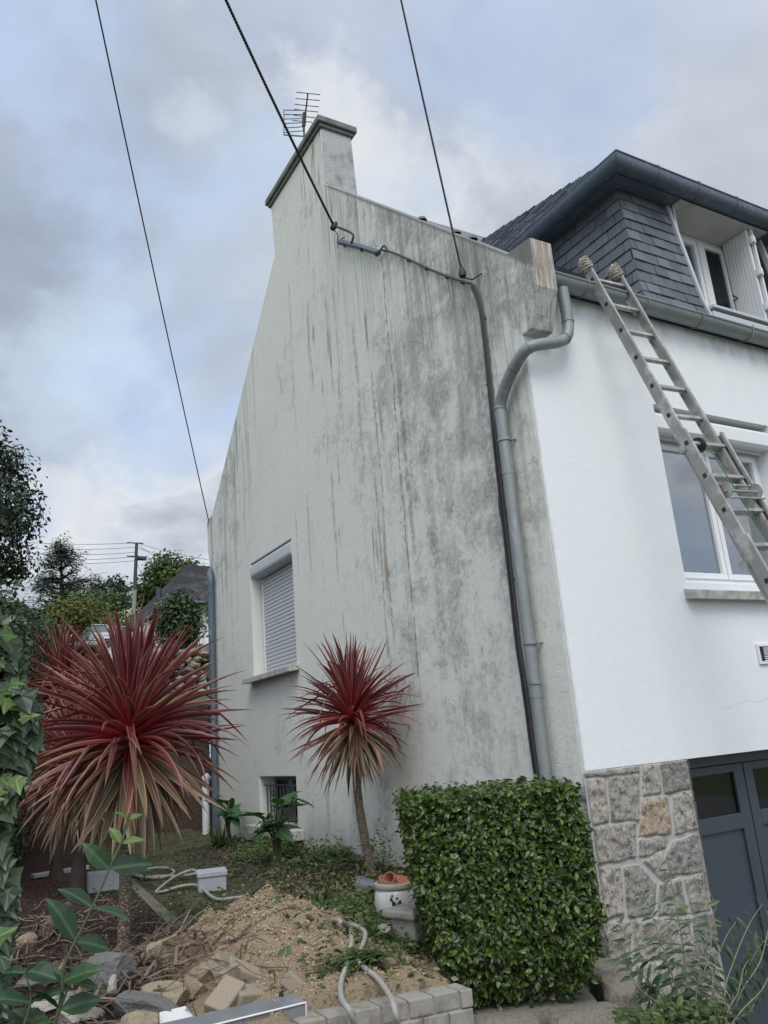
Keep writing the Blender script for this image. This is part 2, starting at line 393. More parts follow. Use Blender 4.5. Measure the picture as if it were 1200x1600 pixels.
def zinc_material(name='zinc', c0=(.17, .19, .19), c1=(.31, .335, .33), metal=.35, rough=.55):
    m, t, b = newmat(name); P = t.pos()
    n = t.noise(P, 7, 8, .65, .6)
    c = t.mix(n, c0, c1)
    c = t.mix(t.math('MULTIPLY', t.step(t.noise(t.scaled(P, (6, 6, 2)), 3, 7, .7, .4), .55, .7), .35), c, (.50, .52, .52))
    c = t.mix(t.math('MULTIPLY', t.step(t.noise(P, 24, 5, .7), .60, .72), .5), c, (.13, .13, .13))
    t.put(b.inputs['Base Color'], c); b.inputs['Metallic'].default_value = metal
    t.put(b.inputs['Roughness'], t.math('ADD', rough-.1, t.math('MULTIPLY', n, .25)))
    t.put(b.inputs['Normal'], t.bump(t.noise(P, 14, 4, .5), .2, .004))
    return m


def glass_material(name='glass', tint=(.75, .8, .82), base=.14, amount=.7):
    m, t, b = newmat(name)
    tr = t.node('ShaderNodeBsdfTransparent'); t.put(tr.inputs[0], tint)
    gl = t.node('ShaderNodeBsdfGlossy'); gl.inputs['Roughness'].default_value = .03; t.put(gl.inputs[0], (.95, .97, 1))
    t.put(gl.inputs['Normal'], t.bump(t.noise(t.pos(), 2.5, 2, .5), .06, .02))
    lw = t.node('ShaderNodeLayerWeight'); lw.inputs[0].default_value = .35
    f = t.math('ADD', base, t.math('MULTIPLY', lw.outputs['Fresnel'], amount))
    mx = t.node('ShaderNodeMixShader'); t.put(mx.inputs[0], f); t.l.new(tr.outputs[0], mx.inputs[1]); t.l.new(gl.outputs[0], mx.inputs[2])
    t.l.new(mx.outputs[0], t.n['Material Output'].inputs[0])
    return m


def cordyline_material():
    m, t, b = newmat('cordyline_leaf')
    u, v, _ = t.sep(t.node('ShaderNodeUVMap', uv_map='uv').outputs[0]); age, rnd, _ = t.sep(t.node('ShaderNodeUVMap', uv_map='uv2').outputs[0])
    e = t.math('ABSOLUTE', t.math('SUBTRACT', u, .5))
    stripe = t.step(t.noise(t.comb(t.math('MULTIPLY', u, 14), t.math('MULTIPLY', rnd, 30), 0), 1, 2, .5), .45, .6)
    young_c = t.mix(rnd, (.05, .014, .018), (.16, .045, .04))
    young_m = t.mix(rnd, (.46, .085, .10), (.56, .27, .21))
    old_c = t.mix(rnd, (.09, .05, .035), (.22, .17, .09))
    old_m = t.mix(rnd, (.38, .29, .17), (.58, .50, .28))
    cc = t.mix(age, young_c, old_c); cm = t.mix(age, young_m, old_m)
    cc = t.mix(t.math('MULTIPLY', stripe, .22), cc, cm)
    c = t.mix(t.step(e, .35, .45), cc, cm)
    inner = t.math('MULTIPLY', t.step(v, .55, .05), t.math('SUBTRACT', 1, age))
    c = t.mix(t.math('MULTIPLY', inner, .8), c, (.42, .025, .04))
    tip = t.math('MULTIPLY', t.step(v, .8, 1.0), t.math('MULTIPLY', rnd, .8))
    c = t.mix(tip, c, (.20, .13, .08))
    t.put(b.inputs['Base Color'], c); b.inputs['Roughness'].default_value = .38
    tr = t.node('ShaderNodeBsdfTranslucent'); t.put(tr.inputs[0], c)
    mx = t.node('ShaderNodeMixShader'); mx.inputs[0].default_value = .22
    t.l.new(b.outputs[0], mx.inputs[1]); t.l.new(tr.outputs[0], mx.inputs[2]); t.l.new(mx.outputs[0], t.n['Material Output'].inputs[0])
    return m


def stone_material(name, c0, c1, c2, speck=.5, scale=30, bumpd=.012, island=True):
    m, t, b = newmat(name); P = t.pos()
    base = t.mix(t.noise(P, 3, 6, .6), c0, c1)
    if island: base = t.mix(t.math('MULTIPLY', t.island(), .6), base, c2)
    sp = t.noise(P, scale*3, 5, .75); n = t.noise(P, scale*.5, 8, .7, .4)
    c = t.mix(t.math('MULTIPLY', t.step(sp, .5, .68), speck), base, (.07, .07, .07))
    c = t.mix(t.math('MULTIPLY', t.step(n, .55, .7), speck*.8), c, c2)
    t.put(b.inputs['Base Color'], c); b.inputs['Roughness'].default_value = .92; b.inputs['Specular IOR Level'].default_value = .25
    t.put(b.inputs['Normal'], t.bump(t.math('ADD', n, t.math('MULTIPLY', sp, .5)), .7, bumpd))
    return m


M = {}
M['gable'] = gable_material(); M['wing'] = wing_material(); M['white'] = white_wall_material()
M['slate'] = slate_material(); M['slate_side'] = slate_material('slate_roof', (.04, .048, .06), (.10, .115, .14), .4)
M['zinc'] = zinc_material(); M['zinc_dark'] = zinc_material('painted_zinc', (.075, .10, .13), (.12, .15, .185), .2, .5)
M['pvc'] = simple('white_pvc', (.72, .73, .73), .4, var=.04, bumps=.02)
M['pvc_grey'] = simple('grey_pvc', (.50, .52, .53), .5, var=.05, bumps=.03)
M['alu_frame'] = simple('pale_trim', (.50, .52, .53), .45, .2, var=.08)
M['blue_paint'] = simple('blue_grey_paint', (.050, .066, .080), .45, var=.12, scale=5, bumps=.06)
M['blue_trim'] = simple('blue_grey_trim', (.10, .13, .155), .5, var=.1)
M['glass'] = glass_material(base=.30); M['glass_dark'] = glass_material('garage_glass', (.45, .45, .45), .03, .22)
M['curtain'] = simple('curtain_cloth', (.72, .74, .78), .9, var=.06, bumps=.1)
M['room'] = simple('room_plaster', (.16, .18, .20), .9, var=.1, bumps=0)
M['soffit'] = simple('soffit_board', (.48, .46, .44), .8, var=.15, scale=5, dirt=(.28, .24, .2), dirtamt=.5)
M['sill'] = simple('stained_concrete_sill', (.44, .435, .40), .9, var=.15, scale=14, bumps=.3, bscale=70, dirt=(.20, .18, .15), dirtamt=.75)
M['cap'] = simple('mossy_concrete', (.19, .19, .18), .95, var=.3, scale=9, bumps=.6, bscale=40, bdist=.01, dirt=(.08, .08, .08), dirtamt=.6)
M['chim'] = simple('chimney_render', (.42, .43, .43), .95, var=.2, scale=5, bumps=.6, bscale=30, bdist=.01, dirt=(.14, .14, .145), dirtamt=.7)
M['iron'] = simple('painted_iron', (.05, .06, .07), .5, .3, var=.2)
M['black'] = simple('black_rubber', (.02, .02, .022), .6, var=.2, bumps=.1)
M['antenna'] = simple('antenna_metal', (.07, .07, .08), .5, .6)
M['cable_lead'] = simple('old_cable', (.07, .068, .065), .8, var=.3, bumps=.3)
M['ladder'] = simple('worn_aluminium', (.33, .32, .30), .5, .45, var=.25, scale=14, bumps=.15, bscale=90, dirt=(.60, .60, .57), dirtamt=.7)
M['rag'] = simple('dirty_cloth', (.40, .37, .31), .95, var=.35, scale=25, bumps=.8, bscale=60, bdist=.01)
M['rope'] = simple('green_rope', (.03, .16, .12), .8)
M['leadstrip'] = simple('dark_seam', (.03, .03, .035), .6)


# ------------------------------------------------------------------ THE HOUSE
GX, CY = 3.710, 4.060          # gable plane x, front wall plane y
house = empty('house', 'white rendered house with a stained gable wall, chimney and slate mansard', 'house', (GX, CY, -2.3))

poly = [(4.066, -2.4), (4.066, 2.815), (3.953, 2.815), (3.842, 3.11), (3.840, 3.512), (4.108, 3.541), (7.055, 6.335), (7.05, 7.113), (8.66, 7.113), (8.60, 6.335),
        (11.47, 3.55), (11.74, 3.50), (11.74, 3.05), (11.63, 2.75), (11.52, 2.50), (11.52, -2.4)]
gw = MB().prism(poly, GX, GX+.205, 'x').build('gable_wall', M['gable'], house)
tag(gw, 'rendered gable wall streaked with grey mould and brown run-off')
WIN = (8.52, 9.90, .865, 2.40); BAS = (8.70, 9.84, -.83, -.30)
boolean_cut(gw, [(GX-.1, GX+.3, WIN[0], WIN[1], WIN[2], WIN[3]), (GX-.1, GX+.3, BAS[0], BAS[1], BAS[2], BAS[3])])
md = gw.modifiers.new('bevel', 'BEVEL'); md.width = .008; md.segments = 2; md.limit_method = 'ANGLE'; md.angle_limit = math.radians(30)
# stained end of the kneeler, a skin 3 mm proud of the wall end
MB().add([(GX+.004, 3.8425, 3.11), (GX+.20, 3.8425-.003, 3.11), (GX+.20, 3.837, 3.508), (GX+.004, 3.837, 3.508), (GX+.004, 3.951, 2.818), (GX+.20, 3.951, 2.818)],
         [(0, 1, 2, 3), (4, 5, 1, 0)])
kn = MB().prism([(3.9535, 2.818), (3.839, 3.11), (3.837, 3.508), (3.8385, 3.508), (3.8405, 3.1105), (3.9545, 2.8185)], GX+.003, GX+.202, 'x').build('kneeler_face', M['wing'], house)
# mortar lumps along the parapet
random.seed(4)
for y in (4.62, 4.83, 5.32):
    z = 3.541+(y-4.108)*.9465; r = random.uniform(.045, .06)
    MB().lathe([(r, 0), (r*.9, r*.5), (r*.5, r*.8), (0.001, r*.9)], (GX+.1, y, z-.012), 8).build('mortar_lump', M['cap'], house, smooth=True)
# walls
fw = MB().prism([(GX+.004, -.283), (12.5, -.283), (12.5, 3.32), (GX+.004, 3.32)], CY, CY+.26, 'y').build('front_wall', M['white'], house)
FW = (4.995, 6.455, .975, 2.446)
boolean_cut(fw, [(FW[0], FW[1], CY-.1, CY+.4, FW[2], FW[3])])
fw['label'] = 'clean white rendered front wall'
MB().box(12.3, 12.5, CY+.27, 11.5, -2.4, 3.3).box(GX+.21, 12.3, 11.3, 11.5, -2.4, 3.3).build('back_walls', M['white'], house)
MB().box(GX+.21, 12.4, 4.33, 11.3, -.32, -.284).build('floor_slab', M['sill'], house)
# main roof slopes (tucked 8 cm under the parapet)
def slope_z(y): return 3.40+(y-4.108)*.9465
rp = [(CY-.02, slope_z(CY-.02)-.0), (7.83, slope_z(7.83)), (11.6, slope_z(CY)), (11.6, slope_z(CY)-.1), (7.83, slope_z(7.83)-.12), (CY-.02, slope_z(CY-.02)-.1)]
MB().prism(rp, GX+.207, 12.7, 'x').build('roof', M['slate_side'], house)
# chimney
ch = MB().hexa([(GX+.206, 7.052, 6.20), (GX+.43, 7.052, 6.20), (GX+.43, 8.598, 6.20), (GX+.206, 8.598, 6.20)],
               [(GX+.206, 7.052, 7.115), (GX+.405, 7.052, 7.115), (GX+.405, 8.658, 7.115), (GX+.206, 8.658, 7.115)])
chim = ch.build('chimney', M['chim'], house, bevel=.012)
MB().hexa([(GX+.006, 7.047, 6.345), (GX+.432, 7.047, 6.30), (GX+.432, 7.0515, 6.30), (GX+.006, 7.0515, 6.345)], [(GX+.006, 7.045, 7.113), (GX+.407, 7.045, 7.113), (GX+.407, 7.0495, 7.113), (GX+.006, 7.0495, 7.113)]).build('chimney_flank', M['chim'], chim)
MB().box(GX-.03, GX+.435, 7.015, 8.695, 7.116, 7.165).box(GX-.06, GX+.47, 6.985, 8.73, 7.166, 7.25).build('chimney_cap', M['cap'], chim, bevel=.012)
MB().box(GX+.1, GX+.32, 7.2, 8.5, 7.251, 7.30).build('cap_crown', M['cap'], chim, bevel=.02)

# ---- gable window with roller shutter
def rect_frame(mb, axis, c0, c1, a0, a1, z0, z1, w):
    """four butted bars round a rectangle; axis = thickness axis"""
    for (p, q, r, s) in ((a0, a1, z1-w, z1), (a0, a1, z0, z0+w), (a0, a0+w, z0+w, z1-w), (a1-w, a1, z0+w, z1-w)):
        if axis == 'x': mb.box(c0, c1, p, q, r, s)
        else: mb.box(p, q, c0, c1, r, s)
    return mb
gwin = empty('shuttered_window', 'gable window', 'window', (0, 0, 0)); del gwin['category']; del gwin['label']
gwin.parent = house
def hloc(o): o.location = (0, 0, 0)
for q in (WIN[0]+.002, 9.84): MB().box(GX+.135, GX+.16, q, q+.028, WIN[2]+.03, 2.20).build('guide_rail', M['pvc'], gwin, bevel=.003)
mb = MB(); z = WIN[2]+.035; n = 27; h = (2.19-z)/n
for i in range(n):
    z0 = z+i*h; x = GX+.145
    pr = [(x+.012, z0+.003), (x+.002, z0+.006), (x-.003, z0+h*.5), (x+.002, z0+h-.004), (x+.012, z0+h-.001)]
    k = len(mb.v)
    mb.add([(a, WIN[0]+.028, zz) for a, zz in pr]+[(a, 9.842, zz) for a, zz in pr], [(j, j+1, j+6, j+5) for j in range(4)])
    mb.add([(x+.012, WIN[0]+.028, z0+h-.001), (x+.012, 9.842, z0+h-.001), (x+.012, 9.842, z0+h+.003), (x+.012, WIN[0]+.028, z0+h+.003)], [(0, 1, 2, 3)])
mb.build('roller_shutter', M['pvc_grey'], gwin, smooth=True, recalc=False)
MB().box(GX+.13, GX+.165, WIN[0]+.03, 9.84, WIN[2]+.002, WIN[2]+.034).build('bottom_bar', M['pvc_grey'], gwin, bevel=.004)
MB().prism([(GX+.19, 2.20), (GX+.02, 2.20), (GX-.005, 2.22), (GX-.012, 2.25), (GX-.012, 2.35), (GX+.01, 2.375), (GX+.19, 2.375)], WIN[0]+.004, WIN[1]-.004, 'y').build('shutter_box', M['pvc_grey'], gwin, bevel=.004)
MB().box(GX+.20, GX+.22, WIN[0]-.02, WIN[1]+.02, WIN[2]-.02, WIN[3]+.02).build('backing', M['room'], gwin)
MB().prism([(GX-.13, .90), (GX+.14, .935), (GX+.14, .865), (GX-.13, .835)], 8.45, 9.99, 'y').build('window_sill', M['sill'], gwin, bevel=.006)
# ---- basement window with scrolled grille
bwin = bpy.data.objects.new('basement_window', None); COL.objects.link(bwin); bwin.parent = house
bwin['label'] = 'small basement window behind a scrolled iron grille'
MB().box(GX+.202, GX+.5, BAS[0]-.03, BAS[1]+.03, BAS[2]-.03, BAS[2]).box(GX+.202, GX+.5, BAS[0]-.03, BAS[1]+.03, BAS[3], BAS[3]+.03).box(GX+.202, GX+.5, BAS[0]-.03, BAS[0], BAS[2], BAS[3]).box(GX+.202, GX+.5, BAS[1], BAS[1]+.03, BAS[2], BAS[3]).box(GX+.5, GX+.53, BAS[0]-.03, BAS[1]+.03, BAS[2]-.03, BAS[3]+.03).build('reveal', M['room'], bwin)
rect_frame(MB(), 'x', GX+.20, GX+.24, BAS[0]+.01, BAS[1]-.01, BAS[2]+.01, BAS[3]-.01, .05).box(GX+.20, GX+.24, 9.24, 9.29, BAS[2]+.06, BAS[3]-.06).build('window_frame', M['blue_trim'], bwin, bevel=.004)
MB().box(GX+.215, GX+.222, BAS[0]+.06, 9.24, BAS[2]+.06, BAS[3]-.06).box(GX+.215, GX+.222, 9.29, BAS[1]-.06, BAS[2]+.06, BAS[3]-.06).build('pane', M['glass_dark'], bwin)
mb = MB(); gx = GX+.03
gy0, gy1, gz0, gz1 = 8.72, 9.66, -.79, -.40
mb.tube([(gx, gy0-.02, gz1), (gx, gy1+.10, gz1)], .009, 6).tube([(gx, gy0-.02, gz0+.04), (gx, gy1+.02, gz0+.04)], .009, 6)
for k in range(10):
    y = gy0+(gy1-gy0)*k/9
    if k in (2, 7):
        for s_ in (1, -1):
            for c_ in (gz1-.10, gz0+.14):
                pts = []
                for a in range(15):
                    th = a/14*2.1*math.pi; rr = .045*(1-a/22)
                    pts.append((gx, y+s_*(.045-rr*math.cos(th)), c_+rr*math.sin(th)*(1 if c_ > -.6 else -1)))
                mb.tube(pts, .005, 5)
        mb.tube([(gx, y, gz0), (gx, y, gz1)], .006, 5)
    else: mb.tube([(gx, y, gz0-.02), (gx, y, gz1)], .008, 6)
mb.build('window_grille', M['iron'], bwin, smooth=True)
MB().box(GX-.14, GX-.001, 8.52, 9.98, -.955, -.845).build('window_sill', M['sill'], bwin, bevel=.01)

# ---- gutters and downpipes
def halfround(mb, x0, x1, y, z, r, axis='x', n=10, th=.004, lip=.014):
    pts = [(-r*math.cos(math.pi*i/n), -r*math.sin(math.pi*i/n)) for i in range(n+1)]
    inner = [(a*(r-th)/r, b*(r-th)/r) for a, b in pts][::-1]
    ring = [(y+a, z+b) for a, b in pts+inner]
    if axis == 'x': mb.prism(ring, x0, x1, 'x')
    else: mb.prism(ring, x0, x1, 'y')
    yb = y-r
    if axis == 'x': mb.tube([(x0, yb, z+.004), (x1, yb, z+.004)], lip*.7, 8)
    else: mb.tube([(yb, x0, z+.004), (yb, x1, z+.004)], lip*.7, 8)
    return mb
gut = halfround(MB(), GX+.215, 12.6, 3.962, 3.30, .078).build('gutter', M['zinc'], house, smooth=True)
for k in range(13):
    mb = MB(); x = 4.30+k*.66
    pts = [(x, 3.962-.084*math.cos(math.pi*i/10), 3.30-.084*math.sin(math.pi*i/10)) for i in range(11)]
    mb.tube([(x, 3.962-.09, 3.325)]+pts, .006, 6)
    mb.build('gutter_hook', M['zinc'], gut, smooth=True)
MB().box(GX+.21, 12.5, 4.04, CY-.003, 3.26, 3.42).build('fascia', M['cap'], house)

def smooth_path(pts, n=6):
    P = [Vector(p) for p in pts]; P = [P[0]*2-P[1]]+P+[P[-1]*2-P[-2]]; o = []
    for i in range(1, len(P)-2):
        for k in range(n):
            t = k/n; a, b, c, d = P[i-1], P[i], P[i+1], P[i+2]
            o.append(.5*((2*b)+(c-a)*t+(2*a-5*b+4*c-d)*t*t+(3*b-a-3*c+d)*t*t*t))
    o.append(P[-2]); return o
PIPX, PIPY, PR = 3.64, 4.335, .046
path = smooth_path([(4.07, 3.945, 3.22), (4.075, 3.945, 3.02), (4.07, 3.945, 2.90), (4.03, 3.94, 2.80), (3.93, 3.935, 2.735), (3.78, 3.935, 2.69), (3.67, 3.96, 2.655), (3.64, 4.04, 2.61), (3.635, 4.16, 2.53), (3.635, 4.27, 2.43), (PIPX, PIPY, 2.33), (PIPX, PIPY, 2.2)], 5)
dp = MB().tube(path, PR*.96, 18).tube([(PIPX, PIPY, 2.3), (PIPX, PIPY+.01, .2)], PR, 18).tube([(PIPX, PIPY+.01, .28), (PIPX, PIPY+.015, -1.2)], PR*.95, 18).build('downpipe', M['zinc'], house, smooth=True)
for z in (2.32, 1.80, .29, -.35):
    MB().tube([(PIPX, PIPY+.004, z), (PIPX, PIPY+.004, z+.016)], PR*1.07, 18).build('pipe_joint', M['zinc'], dp, smooth=True)
for q in (8, 16, 30, 38):
    a, b_ = Vector(path[q]), Vector(path[q+1]); MB().tube([a, a+(b_-a).normalized()*.012], PR*1.06, 18).build('pipe_joint', M['zinc'], dp, smooth=True)
for z in (2.06, .56):
    MB().tube([(PIPX, PIPY, z), (PIPX, PIPY, z+.022)], PR*1.16, 18).tube([(PIPX+.04, PIPY-.03, z+.01), (GX+.02, PIPY-.06, z+.01)], .008, 6).build('pipe_clamp', M['zinc'], dp, smooth=True)
path = smooth_path([(3.83, 11.66, 2.78), (3.74, 11.60, 2.72), (3.655, 11.46, 2.60), (3.645, 11.40, 2.50), (3.645, 11.40, 2.3)], 6)
d2 = MB().tube(path, .05, 14).tube([(3.645, 11.40, 2.35), (3.645, 11.40, -1.15)], .05, 14).build('downpipe', M['zinc_dark'], house, smooth=True)
for z in (2.3, .4): MB().tube([(3.645, 11.40, z), (3.645, 11.40, z+.03)], .056, 14).build('pipe_joint', M['zinc_dark'], d2, smooth=True)

# ---- mansard dormer block: battered faces hung with slates
ZB, ZK, ZT = 3.40, 3.62, 4.76
XB, XK, XT = 5.11, 5.145, 5.285       # corner x at base, kink, top
YB, YK, YT = 4.03, 4.09, 4.255
def mans_xy(z):
    if z < ZK: t = (z-ZB)/(ZK-ZB); return XB+(XK-XB)*t, YB+(YK-YB)*t
    t = (z-ZK)/(ZT-ZK); return XK+(XT-XK)*t, YK+(YT-YK)*t
core = MB()
ins = .02
def seg(z0, z1, x0a, x0b, x1, yb):
    xa, ya = mans_xy(z0); xb_, yb_ = mans_xy(z1)
    return [(x0a if x0a else xa+ins, ya+ins, z0), (x1, ya+ins, z0), (x1, yb, z0), (x0a if x0a else xa+ins, yb, z0)], \
           [(x0b if x0b else xb_+ins, yb_+ins, z1), (x1, yb_+ins, z1), (x1, yb, z1), (x0b if x0b else xb_+ins, yb, z1)]
DW = (5.955, 7.16)     # dormer opening in x
for z0, z1 in ((ZB-.06, ZK), (ZK, ZT)):
    core.hexa(*seg(max(z0, ZB-.06), z1, None, None, DW[0]-.0, 6.6))
    core.hexa(*seg(z0, z1, DW[1]+.10, DW[1]+.10, 12.4, 6.6))
core.hexa([(DW[0], 4.07, 3.36), (DW[1]+.1, 4.07, 3.36), (DW[1]+.1, 4.5, 3.36), (DW[0], 4.5, 3.36)], [(DW[0], 4.07, 3.50), (DW[1]+.1, 4.07, 3.50), (DW[1]+.1, 4.5, 3.50), (DW[0], 4.5, 3.50)])
mans = core.build('mansard_wall', M['leadstrip'], house)

def slates(rows_fn, z0, z1, expo, width, u0fn, u1fn, seed, thick=.007, jit=.006):
    """rows of individual slates; rows_fn(u, z) -> point on the face, u along the face"""
    mb = MB(); rnd = random.Random(seed); z = z0; r = 0
    while z < z1-.01:
        zt = min(z+expo*1.06, z1)
        a, b = u0fn(z), u1fn(z); at, bt = u0fn(zt), u1fn(zt)
        u = a-(width*.5 if r % 2 else 0)-rnd.uniform(0, .02)
        while u < b:
            ua, ub = max(u+.0015, a), min(u+width-.004, b)
            if ub-ua > .012:
                fa, fb = (ua-a)/(b-a), (ub-a)/(b-a); ta, tb = at+(bt-at)*fa, at+(bt-at)*fb
                if a < ua: ta = ua+(at-a)*(1-fa)+(bt-b)*fa
                j = rnd.uniform(-jit, jit)*.4; th = thick*rnd.uniform(.8, 1.5)
                pa, pb, pc, pd = rows_fn(ua, z+j), rows_fn(ub, z+j*.3), rows_fn(tb, zt), rows_fn(ta, zt)
                nrm = (pb-pa).cross(pd-pa).normalized()
                o1, o2 = nrm*(th*1.8), nrm*(th*.4)
                mb.add([pa+o1, pb+o1, pc+o2, pd+o2, pa, pb, pc, pd], [(0, 1, 2, 3), (0, 4, 5, 1), (1, 5, 6, 2), (3, 7, 4, 0)])
            u += width
        z += expo; r += 1
    return mb
front_pt = lambda u, z: Vector((u, mans_xy(z)[1], z))
side_pt = lambda u, z: Vector((mans_xy(z)[0], u, z))       # u = -y direction handled by the limits
s1 = slates(front_pt, ZB, ZT, .120, .165, lambda z: mans_xy(z)[0]-.004, lambda z: DW[0]-.05, 1)
s1.build('slate_cladding', M['slate'], mans, recalc=False)
s2 = slates(front_pt, ZB, ZT, .120, .165, lambda z: DW[1]+.16, lambda z: 12.4, 2)
s2.build('slate_cladding', M['slate'], mans, recalc=False)
s3 = slates(lambda u, z: Vector((mans_xy(z)[0], -u, z)), ZB, ZT, .120, .165, lambda z: -6.6, lambda z: -(mans_xy(z)[1]-.004), 3)
s3.build('slate_cladding', M['slate'], mans, recalc=False)
# slates of the main roof slope by the dormer foot
s4 = slates(lambda u, z: Vector((u, 4.02+(z-3.385)/.9465, z)), 3.385, 4.6, .09, .2, lambda z: GX+.207, lambda z: XB+.1, 5)
s4.build('roof_slates', M['slate'], house, recalc=False)
# dormer upper roof: low front pitch, steep side slope, deep painted eaves
EX, EY, EZ = 5.04, 4.0, 4.825
tp = math.tan(math.radians(20)); ts = math.tan(math.radians(60))
zr = EZ+(6.6-EY)*tp; xr = EX+(zr-EZ)/ts
roof = MB().add([(EX, EY, EZ), (12.9, EY, EZ), (12.9, 6.6, zr), (xr, 6.6, zr), (EX, 6.6, EZ), (12.9, 6.6, EZ)],
                [(0, 1, 2, 3), (0, 3, 4), (0, 4, 5, 1), (1, 5, 2), (2, 5, 4, 3)]).build('dormer_roof', M['slate_side'], house)
def side_roof(u, z):
    t = (z-EZ)/ts; return Vector((EX+t-.004, -u, z))
s5 = slates(side_roof, EZ+.01, zr, .06, .16, lambda z: -6.6, lambda z: -(EY+(z-EZ)/tp), 7, thick=.006)
s5.build('roof_slates', M['slate_side'], roof, recalc=False)
mb = MB()
# soffit and rolled eave trough (front, then side)
mb.box(EX+.09, 12.9, EY+.10, 4.55, EZ-.10, EZ-.085).box(EX+.09, EX+.5, 4.551, 6.6, EZ-.10, EZ-.085)
mb.build('eave_soffit', M['zinc_dark'], roof)
def trough(r=.085):
    prof = []
    for i in range(15):
        a = math.pi*(.0+i/14*.98); prof.append((-r*math.cos(a), -r*math.sin(a)))
    prof = [(-r-.0, .03)]+prof                    # outer lip upward
    a_ = []; V = []; F = []
    m_ = len(prof)
    # mitred along the corner: offset (o,z) -> front run: y = EY+r+o ; side run: x = EX+r+o
    def pt(o, z, where):
        if where == 0: return (12.95, EY-.03+r+o, EZ-.015+z)
        if where == 1: return (EX-.03+r+o, EY-.03+r+o, EZ-.015+z)
        return (EX-.03+r+o, 6.6, EZ-.015+z)
    for wh in range(3): V += [pt(o, z, wh) for o, z in prof]
    for wh in range(2):
        for j in range(m_-1): F.append((wh*m_+j, wh*m_+j+1, (wh+1)*m_+j+1, (wh+1)*m_+j))
    return V, F
V, F = trough(); mb = MB().add(V, F)
mb.tube([(12.95, EY-.03, EZ+.02), (EX-.03, EY-.03, EZ+.02), (EX-.03, 6.6, EZ+.02)], .010, 8)
eg = mb.build('eave_gutter', M['zinc_dark'], roof, smooth=True, recalc=False)
for k in range(11):
    mb = MB(); x = 5.55+k*.55
    pts = [(x, EY+.055-.089*math.cos(math.pi*i/10), EZ-.015-.089*math.sin(math.pi*i/10)) for i in range(9)]
    mb.tube([(x, EY-.036, EZ+.03)]+pts, .004, 5).box(x-.02, x+.02, EY-.035, EY+.0, EZ+.03, EZ+.038)
    mb.build('gutter_seam', M['zinc_dark'], eg)
MB().box(EX+.16, 12.9, EY+.20, EY+.23, EZ-.112, EZ-.101).build('fascia', M['zinc_dark'], roof)

# ---- dormer window
dwn = bpy.data.objects.new('dormer_window', None); COL.objects.link(dwn); dwn.parent = house
dwn['label'] = 'dormer window with one leaf open and folded shutters'
WY = 4.47; wx0, wx1, wz0, wz1 = 5.99, 7.05, 3.66, 4.70
# reveal lining, soffit board, trims
MB().box(DW[0], wx0-.012, 4.20, 4.62, 3.66, 4.76).build('left_reveal', M['alu_frame'], dwn)
MB().box(7.055, DW[1]+.09, 4.26, 4.62, 3.50, 4.75).build('right_reveal', M['blue_trim'], dwn)
MB().box(DW[0], DW[1]+.09, 4.105, 4.62, 4.704, 4.72).build('reveal_soffit', M['soffit'], dwn)
def trim(x, w_, mt, nm):
    mb = MB(); zs = [ZB-.01, ZK, ZT-.02]
    for a, b in zip(zs[:-1], zs[1:]):
        ya, yb = mans_xy(max(a, ZB))[1], mans_xy(b)[1]
        mb.hexa([(x, ya-.03, a), (x+w_, ya-.03, a), (x+w_, ya+.14, a), (x, ya+.14, a)], [(x, yb-.03, b), (x+w_, yb-.03, b), (x+w_, yb+.14, b), (x, yb+.14, b)])
    return mb.build(nm, mt, dwn)
trim(DW[0]-.05, .035, M['alu_frame'], 'edge_trim'); trim(DW[1]+.13, .03, M['alu_frame'], 'edge_trim')
MB().prism([(4.0, 3.41), (4.0, 3.47), (4.07, 3.475), (4.07, 3.41)], DW[0]-.01, DW[1]-.02, 'x').prism([(3.985, 3.50), (3.985, 3.53), (WY+.02, 3.60), (WY+.02, 3.50)], DW[0]-.01, DW[1]+.0, 'x').build('window_sill', M['alu_frame'], dwn, bevel=.004)
fr = rect_frame(MB(), 'y', WY, WY+.06, wx0, wx1, 3.60, wz1, .05).build('window_frame', M['pvc'], dwn, bevel=.004)
mb = rect_frame(MB(), 'y', WY-.012, WY+.045, wx0+.045, 6.585, 3.65, 4.65, .05)
s_l = mb.build('left_sash', M['pvc'], dwn, bevel=.004)
MB().box(wx0+.09, 6.54, WY+.012, WY+.018, 3.695, 4.605).build('pane', M['glass'], s_l)
mb = rect_frame(MB(), 'y', WY-.02, WY+.04, 6.59, 6.65, 3.65, 4.65, .03); mb.build('mullion', M['pvc'], dwn, bevel=.004)
rs = rect_frame(MB(), 'y', WY-.015, WY+.04, 6.655, 7.0, 3.65, 4.65, .04).build('right_sash', M['pvc'], dwn, bevel=.004)
MB().box(6.69, 6.965, WY+.012, WY+.017, 3.688, 4.612).build('pane', M['glass_dark'], rs)
MB().tube([(6.98, WY-.02, 4.05), (6.98, WY-.07, 4.05), (6.90, WY-.075, 4.06)], .008, 6).build('handle', M['iron'], rs)
# half curtains
for (a, b) in ((wx0+.06, 6.55), (6.66, 6.77)):
    mb = MB(); N = 40; V = []; F = []
    for i in range(N+1):
        x = a+(b-a)*i/N; y = WY+.09+.012*math.sin(i*1.7)
        V += [(x, y, 3.64), (x, y+.003, 4.17)]
    F = [(2*i, 2*i+2, 2*i+3, 2*i+1) for i in range(N)]
    mb.add(V, F)
    mb.build('half_curtain', M['curtain'], dwn, smooth=True, recalc=False)
